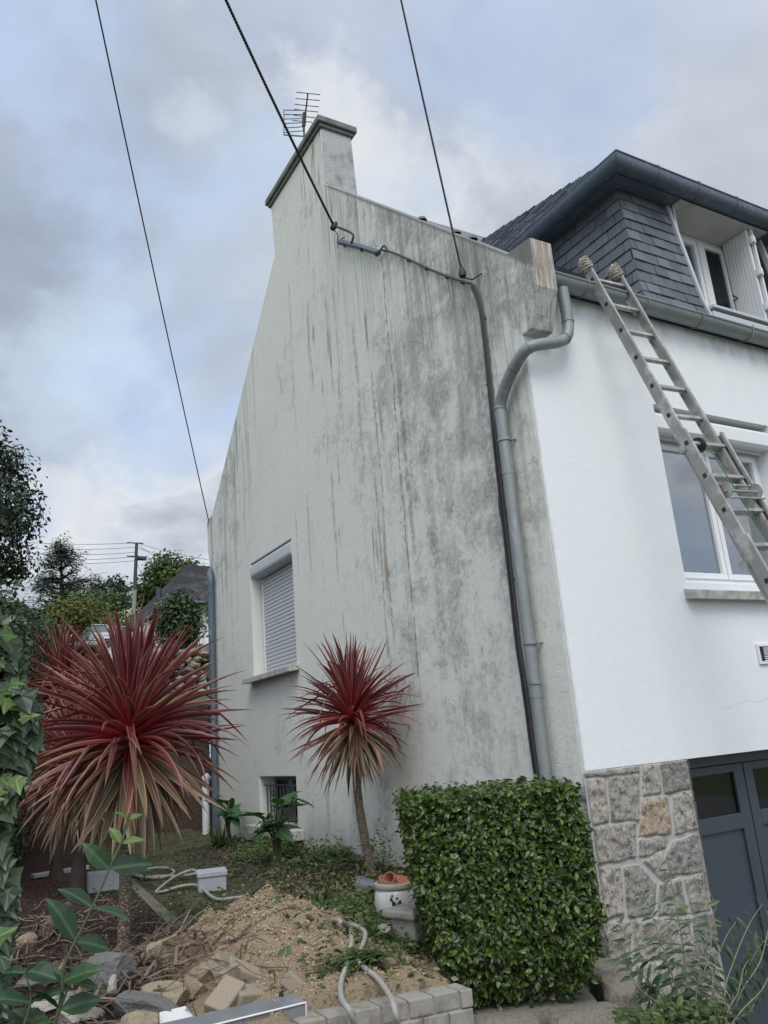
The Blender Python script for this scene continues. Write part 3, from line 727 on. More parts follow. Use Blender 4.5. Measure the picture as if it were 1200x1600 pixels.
# dim bedroom behind
MB().add([(5.6, WY+.13, 3.3), (7.9, WY+.13, 3.3), (7.9, 6.5, 3.3), (5.6, 6.5, 3.3), (5.6, WY+.13, 4.74), (7.9, WY+.13, 4.74), (7.9, 6.5, 4.74), (5.6, 6.5, 4.74)],
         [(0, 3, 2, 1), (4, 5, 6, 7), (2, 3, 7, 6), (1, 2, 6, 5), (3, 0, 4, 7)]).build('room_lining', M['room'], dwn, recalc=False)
# shutters: boarded leaves folded back square to the wall at the right jamb
def shutter(x0, y0, y1, xo, nm, lab):
    mb = MB(); nb = 8
    for i in range(nb):
        t0, t1 = i/nb, (i+1)/nb
        xa, xb_ = x0+(xo-x0)*t0, x0+(xo-x0)*t1; ya, yb = y1+(y0-y1)*t0, y1+(y0-y1)*t1; g = .0025
        d_ = Vector((xb_-xa, yb-ya, 0)).normalized(); n_ = Vector((d_.y, -d_.x, 0))*.022
        p0 = Vector((xa, ya, 0))+d_*g; p1 = Vector((xb_, yb, 0))-d_*g
        mb.hexa([p0+Vector((0, 0, 3.62)), p1+Vector((0, 0, 3.62)), p1+n_+Vector((0, 0, 3.62)), p0+n_+Vector((0, 0, 3.62))],
                [p0+Vector((0, 0, 4.70)), p1+Vector((0, 0, 4.70)), p1+n_+Vector((0, 0, 4.70)), p0+n_+Vector((0, 0, 4.70))])
    o = mb.build(nm, M['pvc'], dwn, bevel=.002); return o
sh = shutter(7.00, 4.15, 4.44, 6.99, 'shutter', '')
sh2 = shutter(7.045, 4.12, 4.44, 7.04, 'shutter', '')
for z in (3.78, 4.16, 4.53):
    MB().box(6.968, 7.03, 4.105, 4.148, z, z+.075).tube([(6.985, 4.10, z), (6.985, 4.10, z+.075)], .011, 8).build('hinge', M['pvc'], sh, bevel=.003)

# ---- ground-floor front window
fwn = bpy.data.objects.new('living_room_window', None); COL.objects.link(fwn); fwn.parent = house
fwn['label'] = 'wide two-pane front window behind the ladder'
FY = 4.235
rect_frame(MB(), 'y', FY, FY+.07, FW[0]+.001, FW[1]-.001, 1.005, 2.22, .045).build('window_frame', M['pvc'], fwn, bevel=.004)
MB().prism([(CY+.19, 2.225), (CY+.03, 2.225), (CY+.005, 2.25), (CY+.005, 2.36), (CY+.03, 2.39), (CY+.19, 2.39)], FW[0]+.002, FW[1]-.002, 'x').build('shutter_box', M['pvc'], fwn, bevel=.004)
MB().box(FW[0]+.02, FW[1]-.02, CY+.10, CY+.13, 2.20, 2.224).build('shutter_edge', M['pvc_grey'], fwn)
mb = MB()
for a, b in ((FW[0]+.05, 5.72), (5.73, FW[1]-.05)):
    sa = rect_frame(MB(), 'y', FY-.012, FY+.055, a, b, 1.05, 2.19, .05).build('sash', M['pvc'], fwn, bevel=.004)
    MB().box(a+.045, b-.045, FY+.015, FY+.02, 1.095, 2.145).build('pane', M['glass'], sa)
MB().box(FW[0], FW[1], FY-.03, FY+.0, .978, 1.02).build('bottom_rail', M['pvc'], fwn, bevel=.004)
MB().prism([(3.975, .905), (CY+.18, .972), (CY+.18, .87), (3.975, .835)], 4.955, 6.50, 'x').build('window_sill', M['sill'], fwn, bevel=.006)
for (a, b) in ((5.08, 5.66), (5.80, 6.43)):
    mb = MB(); N = 60; V = []
    for i in range(N+1):
        x = a+(b-a)*i/N; y = FY+.16+.02*math.sin(i*1.25)
        V += [(x, y, .98), (x, y, 2.3)]
    mb.add(V, [(2*i, 2*i+2, 2*i+3, 2*i+1) for i in range(N)])
    mb.build('curtain', M['curtain'], fwn, smooth=True, recalc=False)
MB().add([(4.6, 4.33, .6), (6.9, 4.33, .6), (6.9, 6.8, .6), (4.6, 6.8, .6), (4.6, 4.33, 2.6), (6.9, 4.33, 2.6), (6.9, 6.8, 2.6), (4.6, 6.8, 2.6)],
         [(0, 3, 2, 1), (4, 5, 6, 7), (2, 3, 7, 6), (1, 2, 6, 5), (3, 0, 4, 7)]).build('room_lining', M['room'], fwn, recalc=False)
# vent grille at the right edge
vt = rect_frame(MB(), 'y', CY-.02, CY-.002, 5.655, 5.97, .345, .50, .02)
for k in range(7): vt.box(5.73, 5.95, CY-.014, CY-.006, .368+k*.016, .376+k*.016)
vt.build('air_vent', M['pvc'], house, bevel=.002)
MB().box(5.675, 5.95, CY-.0018, CY-.0008, .365, .48).build('vent_hole', M['black'], house)

# ---- stone pier and garage
def to_front(pts, Y=4.04): return [(onY(600+x/2, 1150+y/2, Y).x, onY(600+x/2, 1150+y/2, Y).z) for x, y in pts]
STN = [[(628, 116), (797, 95), (799, 114), (700, 124), (634, 128)], [(703, 130), (798, 121), (797, 262), (712, 268)], [(636, 136), (690, 133), (703, 270), (655, 278)],
       [(808, 94), (855, 88), (868, 178), (812, 185)], [(863, 87), (944, 78), (957, 165), (878, 180)], [(808, 198), (888, 190), (900, 305), (800, 315)],
       [(902, 188), (960, 172), (979, 290), (912, 308)], [(800, 328), (890, 320), (880, 350), (845, 368), (798, 378)], [(655, 290), (785, 268), (788, 380), (670, 400)],
       [(905, 335), (981, 305), (1000, 425), (902, 436), (880, 400), (888, 362)], [(812, 390), (872, 366), (896, 436), (872, 452)], [(674, 412), (738, 405), (750, 560), (690, 575)],
       [(750, 412), (800, 405), (850, 462), (850, 520), (836, 556), (765, 566)], [(864, 462), (926, 450), (950, 556), (860, 560)], [(940, 445), (1001, 430), (1022, 543), (965, 556)],
       [(692, 588), (770, 580), (770, 705), (705, 720)], [(780, 578), (952, 566), (962, 640), (880, 696), (785, 704)], [(965, 566), (1026, 552), (1048, 715), (975, 690)],
       [(708, 735), (775, 722), (795, 870), (725, 884)], [(788, 718), (880, 706), (912, 780), (892, 862), (805, 868)], [(890, 708), (962, 652), (1044, 728), (1062, 830), (925, 850)]]
stones = [to_front(s) for s in STN]
rr = random.Random(8); z = -1.72
while z > -2.6:
    x = GX-.01
    while x < 4.66:
        w_ = rr.uniform(.25, .42); x2 = min(x+w_, 4.67)
        if x2 > 4.5: x2 = 4.67
        stones.append([(x+.02, z), (x2-.012, z+rr.uniform(-.02, .02)), (x2-.012, z-.27), (x+.02, z-.27)]); x = x2+.012
    z -= .30
def stone_panel(name, stones, a0, a1, z0, z1, place, m, parent, step=.009, seed=0, depth=.035):
    nu = int((a1-a0)/step)+1; nv = int((z1-z0)/step)+1
    A, Z = np.meshgrid(np.linspace(a0, a1, nu), np.linspace(z0, z1, nv))
    H = np.zeros_like(A); ID = np.zeros_like(A)
    wob = np.array([mn.noise(Vector((a*9, z*9, seed))) for a, z in zip(A.ravel(), Z.ravel())]).reshape(A.shape)*.010
    wob2 = np.array([mn.noise(Vector((a*9+40, z*9, seed))) for a, z in zip(A.ravel(), Z.ravel())]).reshape(A.shape)*.010
    Aw, Zw = A+wob, Z+wob2
    for k, s in enumerate(stones):
        s = np.array(s); area = np.sum(s[:, 0]*np.roll(s[:, 1], -1)-np.roll(s[:, 0], -1)*s[:, 1])
        if area < 0: s = s[::-1]
        dmin = np.full(A.shape, 9.0)
        for i in range(len(s)):
            p, q = s[i], s[(i+1) % len(s)]; e = q-p; l = np.hypot(*e)+1e-9
            dmin = np.minimum(dmin, (e[0]*(Zw-p[1])-e[1]*(Aw-p[0]))/l)
        t = np.clip((dmin+.007)/.012, 0, 1); t = t*t*(3-2*t)
        H = np.maximum(H, t); ID = np.where(dmin > -.008, (k*0.6180339) % 1.0, ID)
    rough = np.array([mn.fractal(Vector((a*14, z*14, seed+3)), .9, 2.2, 5) for a, z in zip(A.ravel(), Z.ravel())]).reshape(A.shape)
    fine = np.array([mn.noise(Vector((a*75, z*75, seed+5))) for a, z in zip(A.ravel(), Z.ravel())]).reshape(A.shape)
    D = H*(depth*.6+rough*.014+fine*.004)+ (1-H)*(.006+fine*.001)
    pts = np.array([place(a, z, d_) for a, z, d_ in zip(A.ravel(), Z.ravel(), D.ravel())])
    idx = np.arange(nu*nv).reshape(nv, nu)
    F = np.stack([idx[:-1, :-1].ravel(), idx[:-1, 1:].ravel(), idx[1:, 1:].ravel(), idx[1:, :-1].ravel()], 1)
    return np_mesh(name, pts, F, m, parent, uv=np.stack([H.ravel(), ID.ravel()], 1), smooth=True)
def granite():
    m, t, b = newmat('granite_and_mortar'); P = t.pos(); h, idn, _ = t.sep(t.node('ShaderNodeUVMap', uv_map='uv').outputs[0])
    base = t.ramp(idn, [(0, (.27, .26, .235)), (.25, (.38, .345, .29)), (.5, (.22, .215, .20)), (.75, (.42, .385, .33)), (1, (.31, .285, .25))])
    och = t.math('MULTIPLY', t.step(t.math('ABSOLUTE', t.math('SUBTRACT', idn, (5*.6180339) % 1)), .02, .005), .8)
    base = t.mix(och, base, t.mix(t.noise(P, 9, 6, .6), (.40, .255, .15), (.40, .34, .265)))
    sp = t.noise(P, 120, 4, .75); sp2 = t.noise(P, 22, 7, .7, .3)
    base = t.mix(t.math('MULTIPLY', t.step(sp, .53, .66), .7), base, (.05, .05, .05)); base = t.mix(t.math('MULTIPLY', t.step(sp, .45, .34), .5), base, (.50, .48, .44))
    base = t.mix(t.math('MULTIPLY', t.step(sp2, .50, .62), .72), base, (.075, .075, .07)); sp3 = t.noise(P, 48, 6, .8, .6); base = t.mix(t.math('MULTIPLY', t.step(sp3, .56, .62), .75), base, (.03, .03, .03)); base = t.mix(t.math('MULTIPLY', t.step(sp3, .44, .38), .5), base, (.56, .52, .45))
    low = t.math('MULTIPLY', t.step(t.sep(P)[2], -.9, -1.7), t.step(t.noise(P, 4, 6, .6), .4, .6))
    base = t.mix(t.math('MULTIPLY', low, .4), base, (.10, .11, .07))
    mort = t.mix(t.noise(P, 14, 6, .6), (.32, .315, .30), (.46, .455, .43))
    t.put(b.inputs['Base Color'], t.mix(t.step(h, .15, .45), mort, base)); b.inputs['Roughness'].default_value = .93
    b.inputs['Specular IOR Level'].default_value = .2
    t.put(b.inputs['Normal'], t.bump(t.math('MULTIPLY', t.math('ADD', sp2, t.math('MULTIPLY', sp, .4)), h), .6, .01))
    return m
M['granite'] = granite()
pier = MB().box(GX+.004, 4.64, CY-.004, 4.36, -2.6, -.286).build('stone_pier', M['sill'], house)
stone_panel('stone_facing', stones, GX-.02, 4.665, -2.5, -.2865, lambda a, z, d_: (a, 4.055-d_*1.0, z), M['granite'], pier, .009, 1)
side = []; z = -.375; rr = random.Random(3)
while z > -2.5:
    h_ = rr.uniform(.18, .3); side.append([(4.335, z), (4.06+.0, z), (4.06, z-h_), (4.335, z-h_)]); z -= h_+.02
stone_panel('stone_facing', side, 4.035, 4.345, -2.5, -.366, lambda a, z, d_: (GX-.0-d_*1.0, a, z), M['granite'], pier, .009, 2)
# reveal side of pier
jam = []; z = -.30
while z > -2.5:
    h_ = rr.uniform(.2, .32); jam.append([(4.04, z), (4.34, z), (4.34, z-h_), (4.04, z-h_)]); z -= h_+.02
stone_panel('stone_facing', jam, 4.03, 4.35, -2.5, -.29, lambda a, z, d_: (4.64+d_*1.0, a, z), M['granite'], pier, .012, 3)

gar = bpy.data.objects.new('garage_door', None); COL.objects.link(gar); gar.parent = house; gar['label'] = 'dark blue-grey panelled garage door with glazed top lights'
GY = 4.27
MB().box(4.66, 12.2, GY+.06, GY+.09, -2.35, -.29).build('door_backing', M['room'], gar)
MB().box(4.655, 12.2, GY-.02, GY+.05, -.365, -.2865).box(4.655, 4.70, GY-.02, GY+.05, -2.32, -.366).build('door_frame', M['blue_paint'], gar, bevel=.004)
x = 4.705; leafw = .80
for k in range(6):
    a, b = x+k*(leafw+.012), x+k*(leafw+.012)+leafw
    mb = MB(); w_ = .10; y0, y1 = GY, GY+.045
    wr = w_+.01
    mb.box(a, a+w_, y0, y1, -2.31, -.37).box(b-wr, b, y0, y1, -2.31, -.37)
    for (c, d_) in ((-.43, -.37), (-.83, -.72), (-2.31, -2.15)): mb.box(a+w_, b-wr, y0, y1, c, d_)
    lf = mb.build('door_leaf', M['blue_paint'], gar, bevel=.005)
    MB().box(a+w_, b-wr, y0+.022, y1-.01, -2.15, -.83).build('panel', M['blue_paint'], lf)
    MB().box(a+w_, b-wr, y0+.02, y0+.026, -.72, -.43).build('pane', M['glass_dark'], lf)

# ------------------------------------------------------------------ AERIAL, CABLES, LADDER
ant = empty('tv_aerial', 'dark multi-rod television aerial behind the chimney top', 'aerial', (4.25, 8.02, 7.0))
mb = MB(); bm0, bm1 = Vector((4.25, 8.02, 8.62)), Vector((4.25, 8.02, 8.0))
def aer(px_, py_, X=4.2): return onX(px_, py_, X)
top = aer(481, 146); low = aer(474, 205)
MB().tube([top, low], .012, 8).build('boom', M['antenna'], ant)
MB().tube([low+Vector((.01, 0, .25)), low+Vector((.01, 0, -1.2))], .016, 8).build('mast', M['antenna'], ant)
for (xa, ya, xb_, yb) in ((463, 144, 500, 148), (462, 154, 499, 157), (461, 163, 498, 167), (460, 171, 497, 175), (459, 180, 492, 184), (457, 188, 487, 191)):
    MB().tube([aer(xa, ya), aer(xb_, yb)], .0065, 6).build('rod', M['antenna'], ant)
# reflector grid: five rods between two uprights
for k in range(6):
    MB().tube([aer(443.5, 172+k*7.0, 4.05), aer(474, 172.5+k*6.4, 4.3)], .006, 6).build('reflector_rod', M['antenna'], ant)
MB().tube([aer(443.5, 171, 4.05), aer(443.5, 210, 4.05)], .006, 6).build('reflector_upright', M['antenna'], ant)
a_, b_ = aer(443.5, 210.5, 4.05), aer(476, 213, 4.25); a2 = aer(446, 212, 4.05)
MB().tube([a_, b_], .016, 4).build('reflector_foot', M['alu_frame'], ant)
MB().tube([aer(476, 176, 4.2), aer(474.5, 197, 4.2)], .028, 6).build('junction_box', M['antenna'], ant)

def cable(name, label, pts, r, mt, cat='cable', sag=0, twist=False, n=40, group=None):
    P = [Vector(p) for p in pts]
    if len(P) == 2:
        P = [P[0].lerp(P[1], i/n)+Vector((0, 0, -sag*4*(i/n)*(1-i/n))) for i in range(n+1)]
    o = MB().tube(P, r, 8).build(name, mt, None, smooth=True); return tag(o, label, cat, group)
A1 = Vector((3.72, 11.69, 3.50)); A2 = Vector((3.62, 6.72, 5.50)); A3 = Vector((3.60, 4.545, 3.60))
def far(px_, py_, h): d_ = ray(px_, py_); return Vector(d_*h/d_[2])
def extend(a, b, f=1.3): return a+(b-a)*f
w1 = cable('overhead_cable', 'thin overhead cable running to the far shoulder of the gable', [A1, extend(A1, far(152, 0, 6.6))], .0075, M['black'], sag=.10, n=60, group='overhead cables')
# thick twisted service cable
def twisted(name, label, a, b, r, sag, turns, n=360):
    ax = (b-a).normalized(); u = ax.cross(Vector((0, 0, 1))).normalized(); v = ax.cross(u); mb = MB()
    for ph in (0, math.pi):
        pts = []
        for i in range(n+1):
            t = i/n; c_ = a.lerp(b, t)+Vector((0, 0, -sag*4*t*(1-t))); an = t*turns*2*math.pi+ph
            pts.append(c_+(u*math.cos(an)+v*math.sin(an))*r*.9)
        mb.tube(pts, r, 6)
    return tag(mb.build(name, M['black'], None, smooth=True), label, 'cable', 'overhead cables')
twisted('overhead_cable', 'thick twisted service cable anchored near the chimney', A2, extend(A2, far(355, 0, 6.4)), .0085, .05, 60)
twisted('overhead_cable', 'overhead cable ending at the black clamp above the downpipe', A3, extend(A3, far(627, 0, 6.0)), .0055, .03, 70)
# tension clamps
cl = empty('cable_clamp', 'black tension clamp holding the thick cable near the chimney', 'clamp', tuple(A2))
MB().lathe([(.004, -.06), (.03, -.045), (.036, 0), (.028, .04), (.012, .07)], A2, 10, Matrix.Rotation(.5, 3, 'Y')).build('clamp_body', M['black'], cl, smooth=True)
MB().tube(smooth_path([A2+Vector((0, 0, -.05)), A2+Vector((.03, -.02, -.12)), A2+Vector((.05, .03, -.17)), (3.69, 6.62, 5.32)], 4), .006, 6).build('hook_wire', M['black'], cl, smooth=True)
cl = empty('cable_clamp', 'black tension clamp hooked to the wall above the downpipe', 'clamp', tuple(A3))
MB().lathe([(.004, -.05), (.03, -.03), (.032, .0), (.018, .05), (.008, .07)], A3, 10).build('clamp_body', M['black'], cl, smooth=True)
MB().tube([A3+Vector((0, 0, -.04)), (3.66, 4.50, 3.53), (3.70, 4.42, 3.55)], .006, 6).build('hook_wire', M['black'], cl, smooth=True)
# conduit and cable run down the wall
wc = empty('wall_cable', 'old supply cable run from the bracket down the gable beside the downpipe', 'cable', (GX, 4.5, -.4))
cpts = [onX(*p, 3.69) for p in ((597, 391), (612, 394), (640, 406), (668, 419), (700, 432), (728, 441), (741, 447), (752, 475), (758, 515), (764, 570), (771, 640), (778, 710), (786, 780), (794, 850), (803, 930), (812, 1010), (823, 1080), (832, 1150), (840, 1205), (842, 1225))]
MB().tube(smooth_path(cpts, 4), .011, 8).build('cable_run', M['cable_lead'], wc, smooth=True)
c2 = [p+Vector((-.012, .016, .0)) for p in cpts[6:]]
MB().tube(smooth_path(c2, 4), .012, 8).build('cable_run', M['black'], wc, smooth=True)
c3 = [onX(*p, 3.695) for p in ((757, 500), (766, 590), (770, 660), (779, 730), (783, 790), (792, 840), (797, 900), (808, 960), (815, 1050), (826, 1130))]
rr = random.Random(2); MB().tube(smooth_path([p+Vector((0, rr.uniform(-.012, .03), 0)) for p in c3], 4), .006, 6).build('cable_run', M['black'], wc, smooth=True)
MB().tube([onX(529, 378, 3.655), onX(560, 385, 3.66), onX(592, 395, 3.66)], .030, 4).build('conduit', M['zinc_dark'], wc)
for (a, b) in ((540, 381), (566, 388), (589, 395)): MB().tube([onX(a-1.5, b, 3.66), onX(a+1.5, b+.5, 3.66)], .036, 4).build('strap', M['iron'], wc)
MB().tube(smooth_path([A2, A2+Vector((-.0, -.12, -.10)), onX(551, 366, 3.64), onX(549, 381, 3.64)], 5), .012, 8).build('drop_loop', M['black'], wc, smooth=True)
MB().tube(smooth_path([onX(592, 395, 3.66), onX(600, 384, 3.66), onX(606, 392, 3.68), onX(612, 394, 3.69)], 4), .010, 6).build('drop_loop', M['cable_lead'], wc, smooth=True)
for p in ((640, 406), (668, 419), (700, 432), (724, 440), (757, 497), (766, 600), (779, 712), (789, 800), (801, 905), (822, 1075)):
    c_ = onX(*p, 3.70); MB().box(c_.x-.02, GX-.001, c_.y-.012, c_.y+.026, c_.z-.008, c_.z+.008).build('cable_clip', M['iron'], wc)
MB().tube(smooth_path([(3.66, 4.50, -.36), (3.64, 4.54, -.43), (3.63, 4.62, -.46), (3.64, 4.67, -.40), (3.67, 4.665, -.34), (3.70, 4.65, -.33)], 5), .02, 8).build('loose_end', M['black'], wc, smooth=True)

# ladder: three sliding sections leaning on the gutter
LT = Vector((4.375, 3.88, 3.143)); LK = .30
lad = empty('extension_ladder', 'paint-spattered aluminium extension ladder leaning on the front gutter', 'ladder', (4.65, 2.25, -2.3))
ldir = Vector((-.072, LK, 1)).normalized(); lx = Vector((1, 0, -.02)).normalized(); lx = (lx-ldir*lx.dot(ldir)).normalized(); ln = ldir.cross(lx)   # ln points to -y/outside
if ln.y > 0: ln = -ln
def LP(u, v, t): return LT+lx*u+ln*v+ldir*t       # t=0 at the gutter
def lbox(mb, u0, u1, v0, v1, t0, t1): mb.hexa([LP(u0, v0, t0), LP(u1, v0, t0), LP(u1, v1, t0), LP(u0, v1, t0)], [LP(u0, v0, t1), LP(u1, v0, t1), LP(u1, v1, t1), LP(u0, v1, t1)])
def section(u0, u1, v0, t0, t1, tr0, holes=True):
    for a, s_ in ((u0, 1), (u1, -1)):
        mb = MB(); lbox(mb, a, a+s_*.004, v0, v0+.080, t0, t1); lbox(mb, a+s_*.004, a+s_*.026, v0, v0+.004, t0, t1); lbox(mb, a+s_*.004, a+s_*.026, v0+.061, v0+.080, t0, t1)
        rail = mb.build('rail', M['ladder'], lad)
        t = tr0; k = 0
        while t < t1-.05:
            if t > t0+.05:
                mb = MB(); lbox(mb, a-s_*.002, a, v0+.028, v0+.056, t-.015, t+.015); mb.build('rung_socket', M['black'], rail)
            t += .272
    t = tr0
    while t < t1-.05:
        if t > t0+.05:
            mb = MB(); lbox(mb, u0+.004, u1-.004, v0+.024, v0+.056, t-.014, t+.014); mb.build('rung', M['ladder'], lad, bevel=.003)
        t += .272
RB = -5.8
section(.0, .37, .0, -3.2, .38, .20-.272*13)
section(-.032, .402, .034, -4.6, -1.33, .20-.272*18)
section(-.064, .434, .068, RB, -2.20, .20-.272*22)
for (u, t) in ((-.036, -1.45), (.406, -1.45), (-.068, -2.36), (.438, -2.36)):
    mb = MB(); s_ = 1 if u > 0 else -1; lbox(mb, u, u-s_*.03, -.012, .07 if t > -2 else .10, t, t+.075) if False else lbox(mb, u, u+s_*.004, .0, .05, t-.025, t+.025); mb.build('guide_bracket', M['ladder'], lad)
# pulley roller and rope
MB().tube([LP(.0, .13, -1.86), LP(.37, .13, -1.86)], .010, 8).build('catch_bar', M['ladder'], lad)
MB().tube([LP(.0, .11, -1.80), LP(.37, .11, -1.80)], .010, 8).build('catch_bar', M['ladder'], lad)
MB().tube([LP(.0, .14, -1.92), LP(.37, .14, -1.92)], .008, 8).build('catch_bar', M['ladder'], lad)
for u in (.02, .35):
    mb = MB(); mb.tube([LP(u-.006, .12, -1.85), LP(u+.006, .12, -1.85)], .055, 14); mb.build('catch_hook', M['ladder'], lad, smooth=True)
MB().tube([LP(.10, .06, -1.43), LP(.13, .06, -1.43)], .055, 16).build('pulley', M['black'], lad, smooth=True)
MB().tube(smooth_path([LP(.115, .115, -1.42), LP(.125, .13, -1.9), LP(.13, .14, -2.4), LP(.12, .15, -3.4)], 8), .0045, 6).build('rope', M['rope'], lad, smooth=True)

def blob(c, r, seed, sub=3, amp=.35, freq=1.5, m=None):
    bm = bmesh.new(); bmesh.ops.create_icosphere(bm, subdivisions=sub, radius=1)
    V = []
    for v in bm.verts:
        n_ = mn.fractal(v.co*freq+Vector((seed*3.1, seed*1.7, seed)), .8, 2.1, 4); p = v.co*(1+amp*n_)
        V.append(Vector((p.x*r[0], p.y*r[1], p.z*r[2])))
    F = [tuple(v.index for v in f.verts) for f in bm.faces]; bm.free(); return V, F
for (u, sd) in ((.013, 3), (.357, 7)):
    V, F = blob(None, (.038, .05, .075), sd, 4, .3, 2.2); mb = MB()
    c_ = LP(u, .036, .36); mb.add([c_+lx*v.x+ln*v.y+ldir*v.z for v in V], F)
    for k in range(5):
        z_ = -.05+k*.022; pts = [c_+lx*(.042*math.cos(a))+ln*(.055*math.sin(a))+ldir*(z_+.01*math.sin(2*a+k)) for a in [i/12*2*math.pi for i in range(13)]]
        mb.tube(pts, .007, 5)
    rg = mb.build('rag', M['rag'], None, smooth=True)
    tag(rg, 'dirty rag bound round the left rail top of the ladder' if u < .1 else 'dirty rag bound round the right rail top of the ladder', 'rag', 'rags on the ladder tips')

# ------------------------------------------------------------------ GROUND
def fbm(x, y, s=1.0, seed=0.0, o=5): return mn.fractal(Vector((x*s+seed, y*s-seed*.7, seed)), .9, 2.1, o)
def edge_y(x): return 3.40 if x < 1.45 else (3.66-(x-1.45)*.17 if x < 2.25 else 3.92-(x-2.25)*.577)
def garden_z(x, y):
    z = -1.10+.015*fbm(x, y, 3)+.006*fbm(x, y, 14, 3)
    # dug soil heap
    dx, dy = (x-1.80)/.46, (y-4.75)/.56; r2 = dx*dx+dy*dy
    if r2 < 9:
        e = math.exp(-r2*.95)
        z += .29*e*(1+.22*fbm(x, y, 4.5, 7)) + .045*fbm(x, y, 9, 5)*min(1, e*2.2)
    # spoil spreading toward the little brick wall
    dx, dy = (x-1.75)/.5, (y-3.75)/.45; z += .05*math.exp(-(dx*dx+dy*dy))*(1+.6*fbm(x, y, 8, 2))
    # bed beside the house slightly raised
    t = min(max((x-2.75)/.5, 0), 1)*min(max((y-5.2)/.8, 0), 1); z += t*.05*(1+.5*fbm(x, y, 5, 9))
    # retained edge above the drive
    if y < edge_y(x) or (x > 2.45 and y < 4.40): z = -2.5
    return z
def grid_mesh(name, x0, x1, y0, y1, st, zf, m, sty=None):
    nx = int((x1-x0)/st)+1; ny = int((y1-y0)/(sty or st))+1
    X, Y = np.meshgrid(np.linspace(x0, x1, nx), np.linspace(y0, y1, ny))
    Z = np.array([zf(a, b) for a, b in zip(X.ravel(), Y.ravel())])
    V = np.stack([X.ravel(), Y.ravel(), Z], 1); idx = np.arange(nx*ny).reshape(ny, nx)
    F = np.stack([idx[:-1, :-1].ravel(), idx[:-1, 1:].ravel(), idx[1:, 1:].ravel(), idx[1:, :-1].ravel()], 1)
    return np_mesh(name, V, F, m, smooth=True)
def soil_material():
    m, t, b = newmat('garden_ground'); P = t.pos(); x, y, z = t.sep(P)
    wob = t.math('MULTIPLY', t.math('SUBTRACT', t.noise(P, 3.5, 6, .65), .5), .5)
    n = t.noise(P, 20, 8, .7); n2 = t.noise(P, 70, 6, .7); n3 = t.noise(P, 5, 7, .65)
    mulch = t.mix(n2, (.022, .014, .012), (.10, .062, .05)); mulch = t.mix(t.step(t.voro(P, 55, 'F1', 0), .30, .12), mulch, (.14, .09, .07))
    mulch = t.mix(t.step(t.noise(P, 130, 3, .6), .68, .74), mulch, (.32, .28, .22))
    pathc = t.mix(n, (.085, .078, .052), (.18, .165, .125)); pathc = t.mix(t.step(n3, .42, .6), pathc, t.mix(n2, (.045, .06, .02), (.09, .10, .04)))
    # paving joints
    br = t.node('ShaderNodeTexBrick'); t.put(br.inputs['Vector'], t.scaled(P, (1, 1, 1))); br.inputs['Scale'].default_value = 4.2
    br.inputs['Mortar Size'].default_value = .03; t.put(br.inputs['Color1'], 1.0); t.put(br.inputs['Color2'], .8); t.put(br.inputs['Mortar'], .35)
    pathc = t.mix(.7, pathc, br.outputs[0], 'MULTIPLY')
    soil = t.mix(n, (.27, .205, .13), (.42, .34, .235)); soil = t.mix(t.step(n2, .50, .66), soil, (.14, .095, .06)); soil = t.mix(t.step(t.noise(P, 45, 5, .7), .62, .7), soil, (.44, .36, .26))
    bed = t.mix(n2, (.018, .014, .010), (.075, .055, .038)); bed = t.mix(t.math('MULTIPLY', t.step(n3, .50, .62), .6), bed, (.045, .06, .02))
    # zones
    px_ = t.math('ADD', x, wob)
    lefted = t.math('SUBTRACT', x, t.math('ADD', 1.56, t.math('MULTIPLY', t.math('SUBTRACT', y, 5.4), .093)))
    right = t.step(t.math('SUBTRACT', px_, t.math('ADD', 2.78, t.math('MULTIPLY', t.math('SUBTRACT', y, 6.2), .20))), -.06, .06)
    c = t.mix(t.step(lefted, -.03, .0), mulch, pathc)
    c = t.mix(right, c, bed)
    dd = t.vm('LENGTH', t.vm('MULTIPLY', t.vm('SUBTRACT', P, (1.78, 4.65, -1.1)), (1/.80, 1/1.0, 0)))
    heap = t.step(t.math('ADD', dd, t.math('MULTIPLY', wob, .9)), 1.05, .82)
    dd2 = t.vm('LENGTH', t.vm('MULTIPLY', t.vm('SUBTRACT', P, (1.75, 3.7, -1.1)), (1/.95, 1/.75, 0)))
    heap = t.math('MAXIMUM', heap, t.step(t.math('ADD', dd2, wob), 1.05, .8))
    c = t.mix(heap, c, soil)
    t.put(b.inputs['Base Color'], c); b.inputs['Roughness'].default_value = .97; b.inputs['Specular IOR Level'].default_value = .15
    h = t.math('ADD', n2, t.math('MULTIPLY', n, 1.2)); t.put(b.inputs['Normal'], t.bump(h, .9, .02))
    return m
M['soil'] = soil_material()
GXR = GX-.004
g1 = grid_mesh('garden_ground', -.6, GXR, 3.30, 13.0, .035, garden_z, M['soil'], .04); tag(g1, kind='structure')
M['drive'] = simple('rough_concrete', (.16, .155, .145), .95, var=.35, scale=6, bumps=.5, bscale=60, bdist=.01, dirt=(.07, .07, .05), dirtamt=.6)
def drive_z(x, y):
    t = min(max((x-1.2)/2.4, 0), 1)*min(max((y-.5)/2.2, 0), 1); t = t*t*(3-2*t)
    return -1.62-.70*t-.004*abs(y)
g2 = grid_mesh('driveway', -9, 14.5, -14, 4.30, .25, drive_z, M['drive']); tag(g2, kind='structure')
M['grass'] = simple('meadow', (.075, .115, .028), .95, var=.5, scale=1.2, bumps=.8, bscale=25, bdist=.03, dirt=(.11, .10, .045), dirtamt=.6)
HY = [(12.95, .78), (14, .98), (15.6, 1.15), (15.9, 1.22), (16.2, 1.55), (20, 2.08), (26, 2.92), (30, 3.42), (38, 4.55), (60, 5.6), (100, 6.3), (200, 9), (700, 14)]
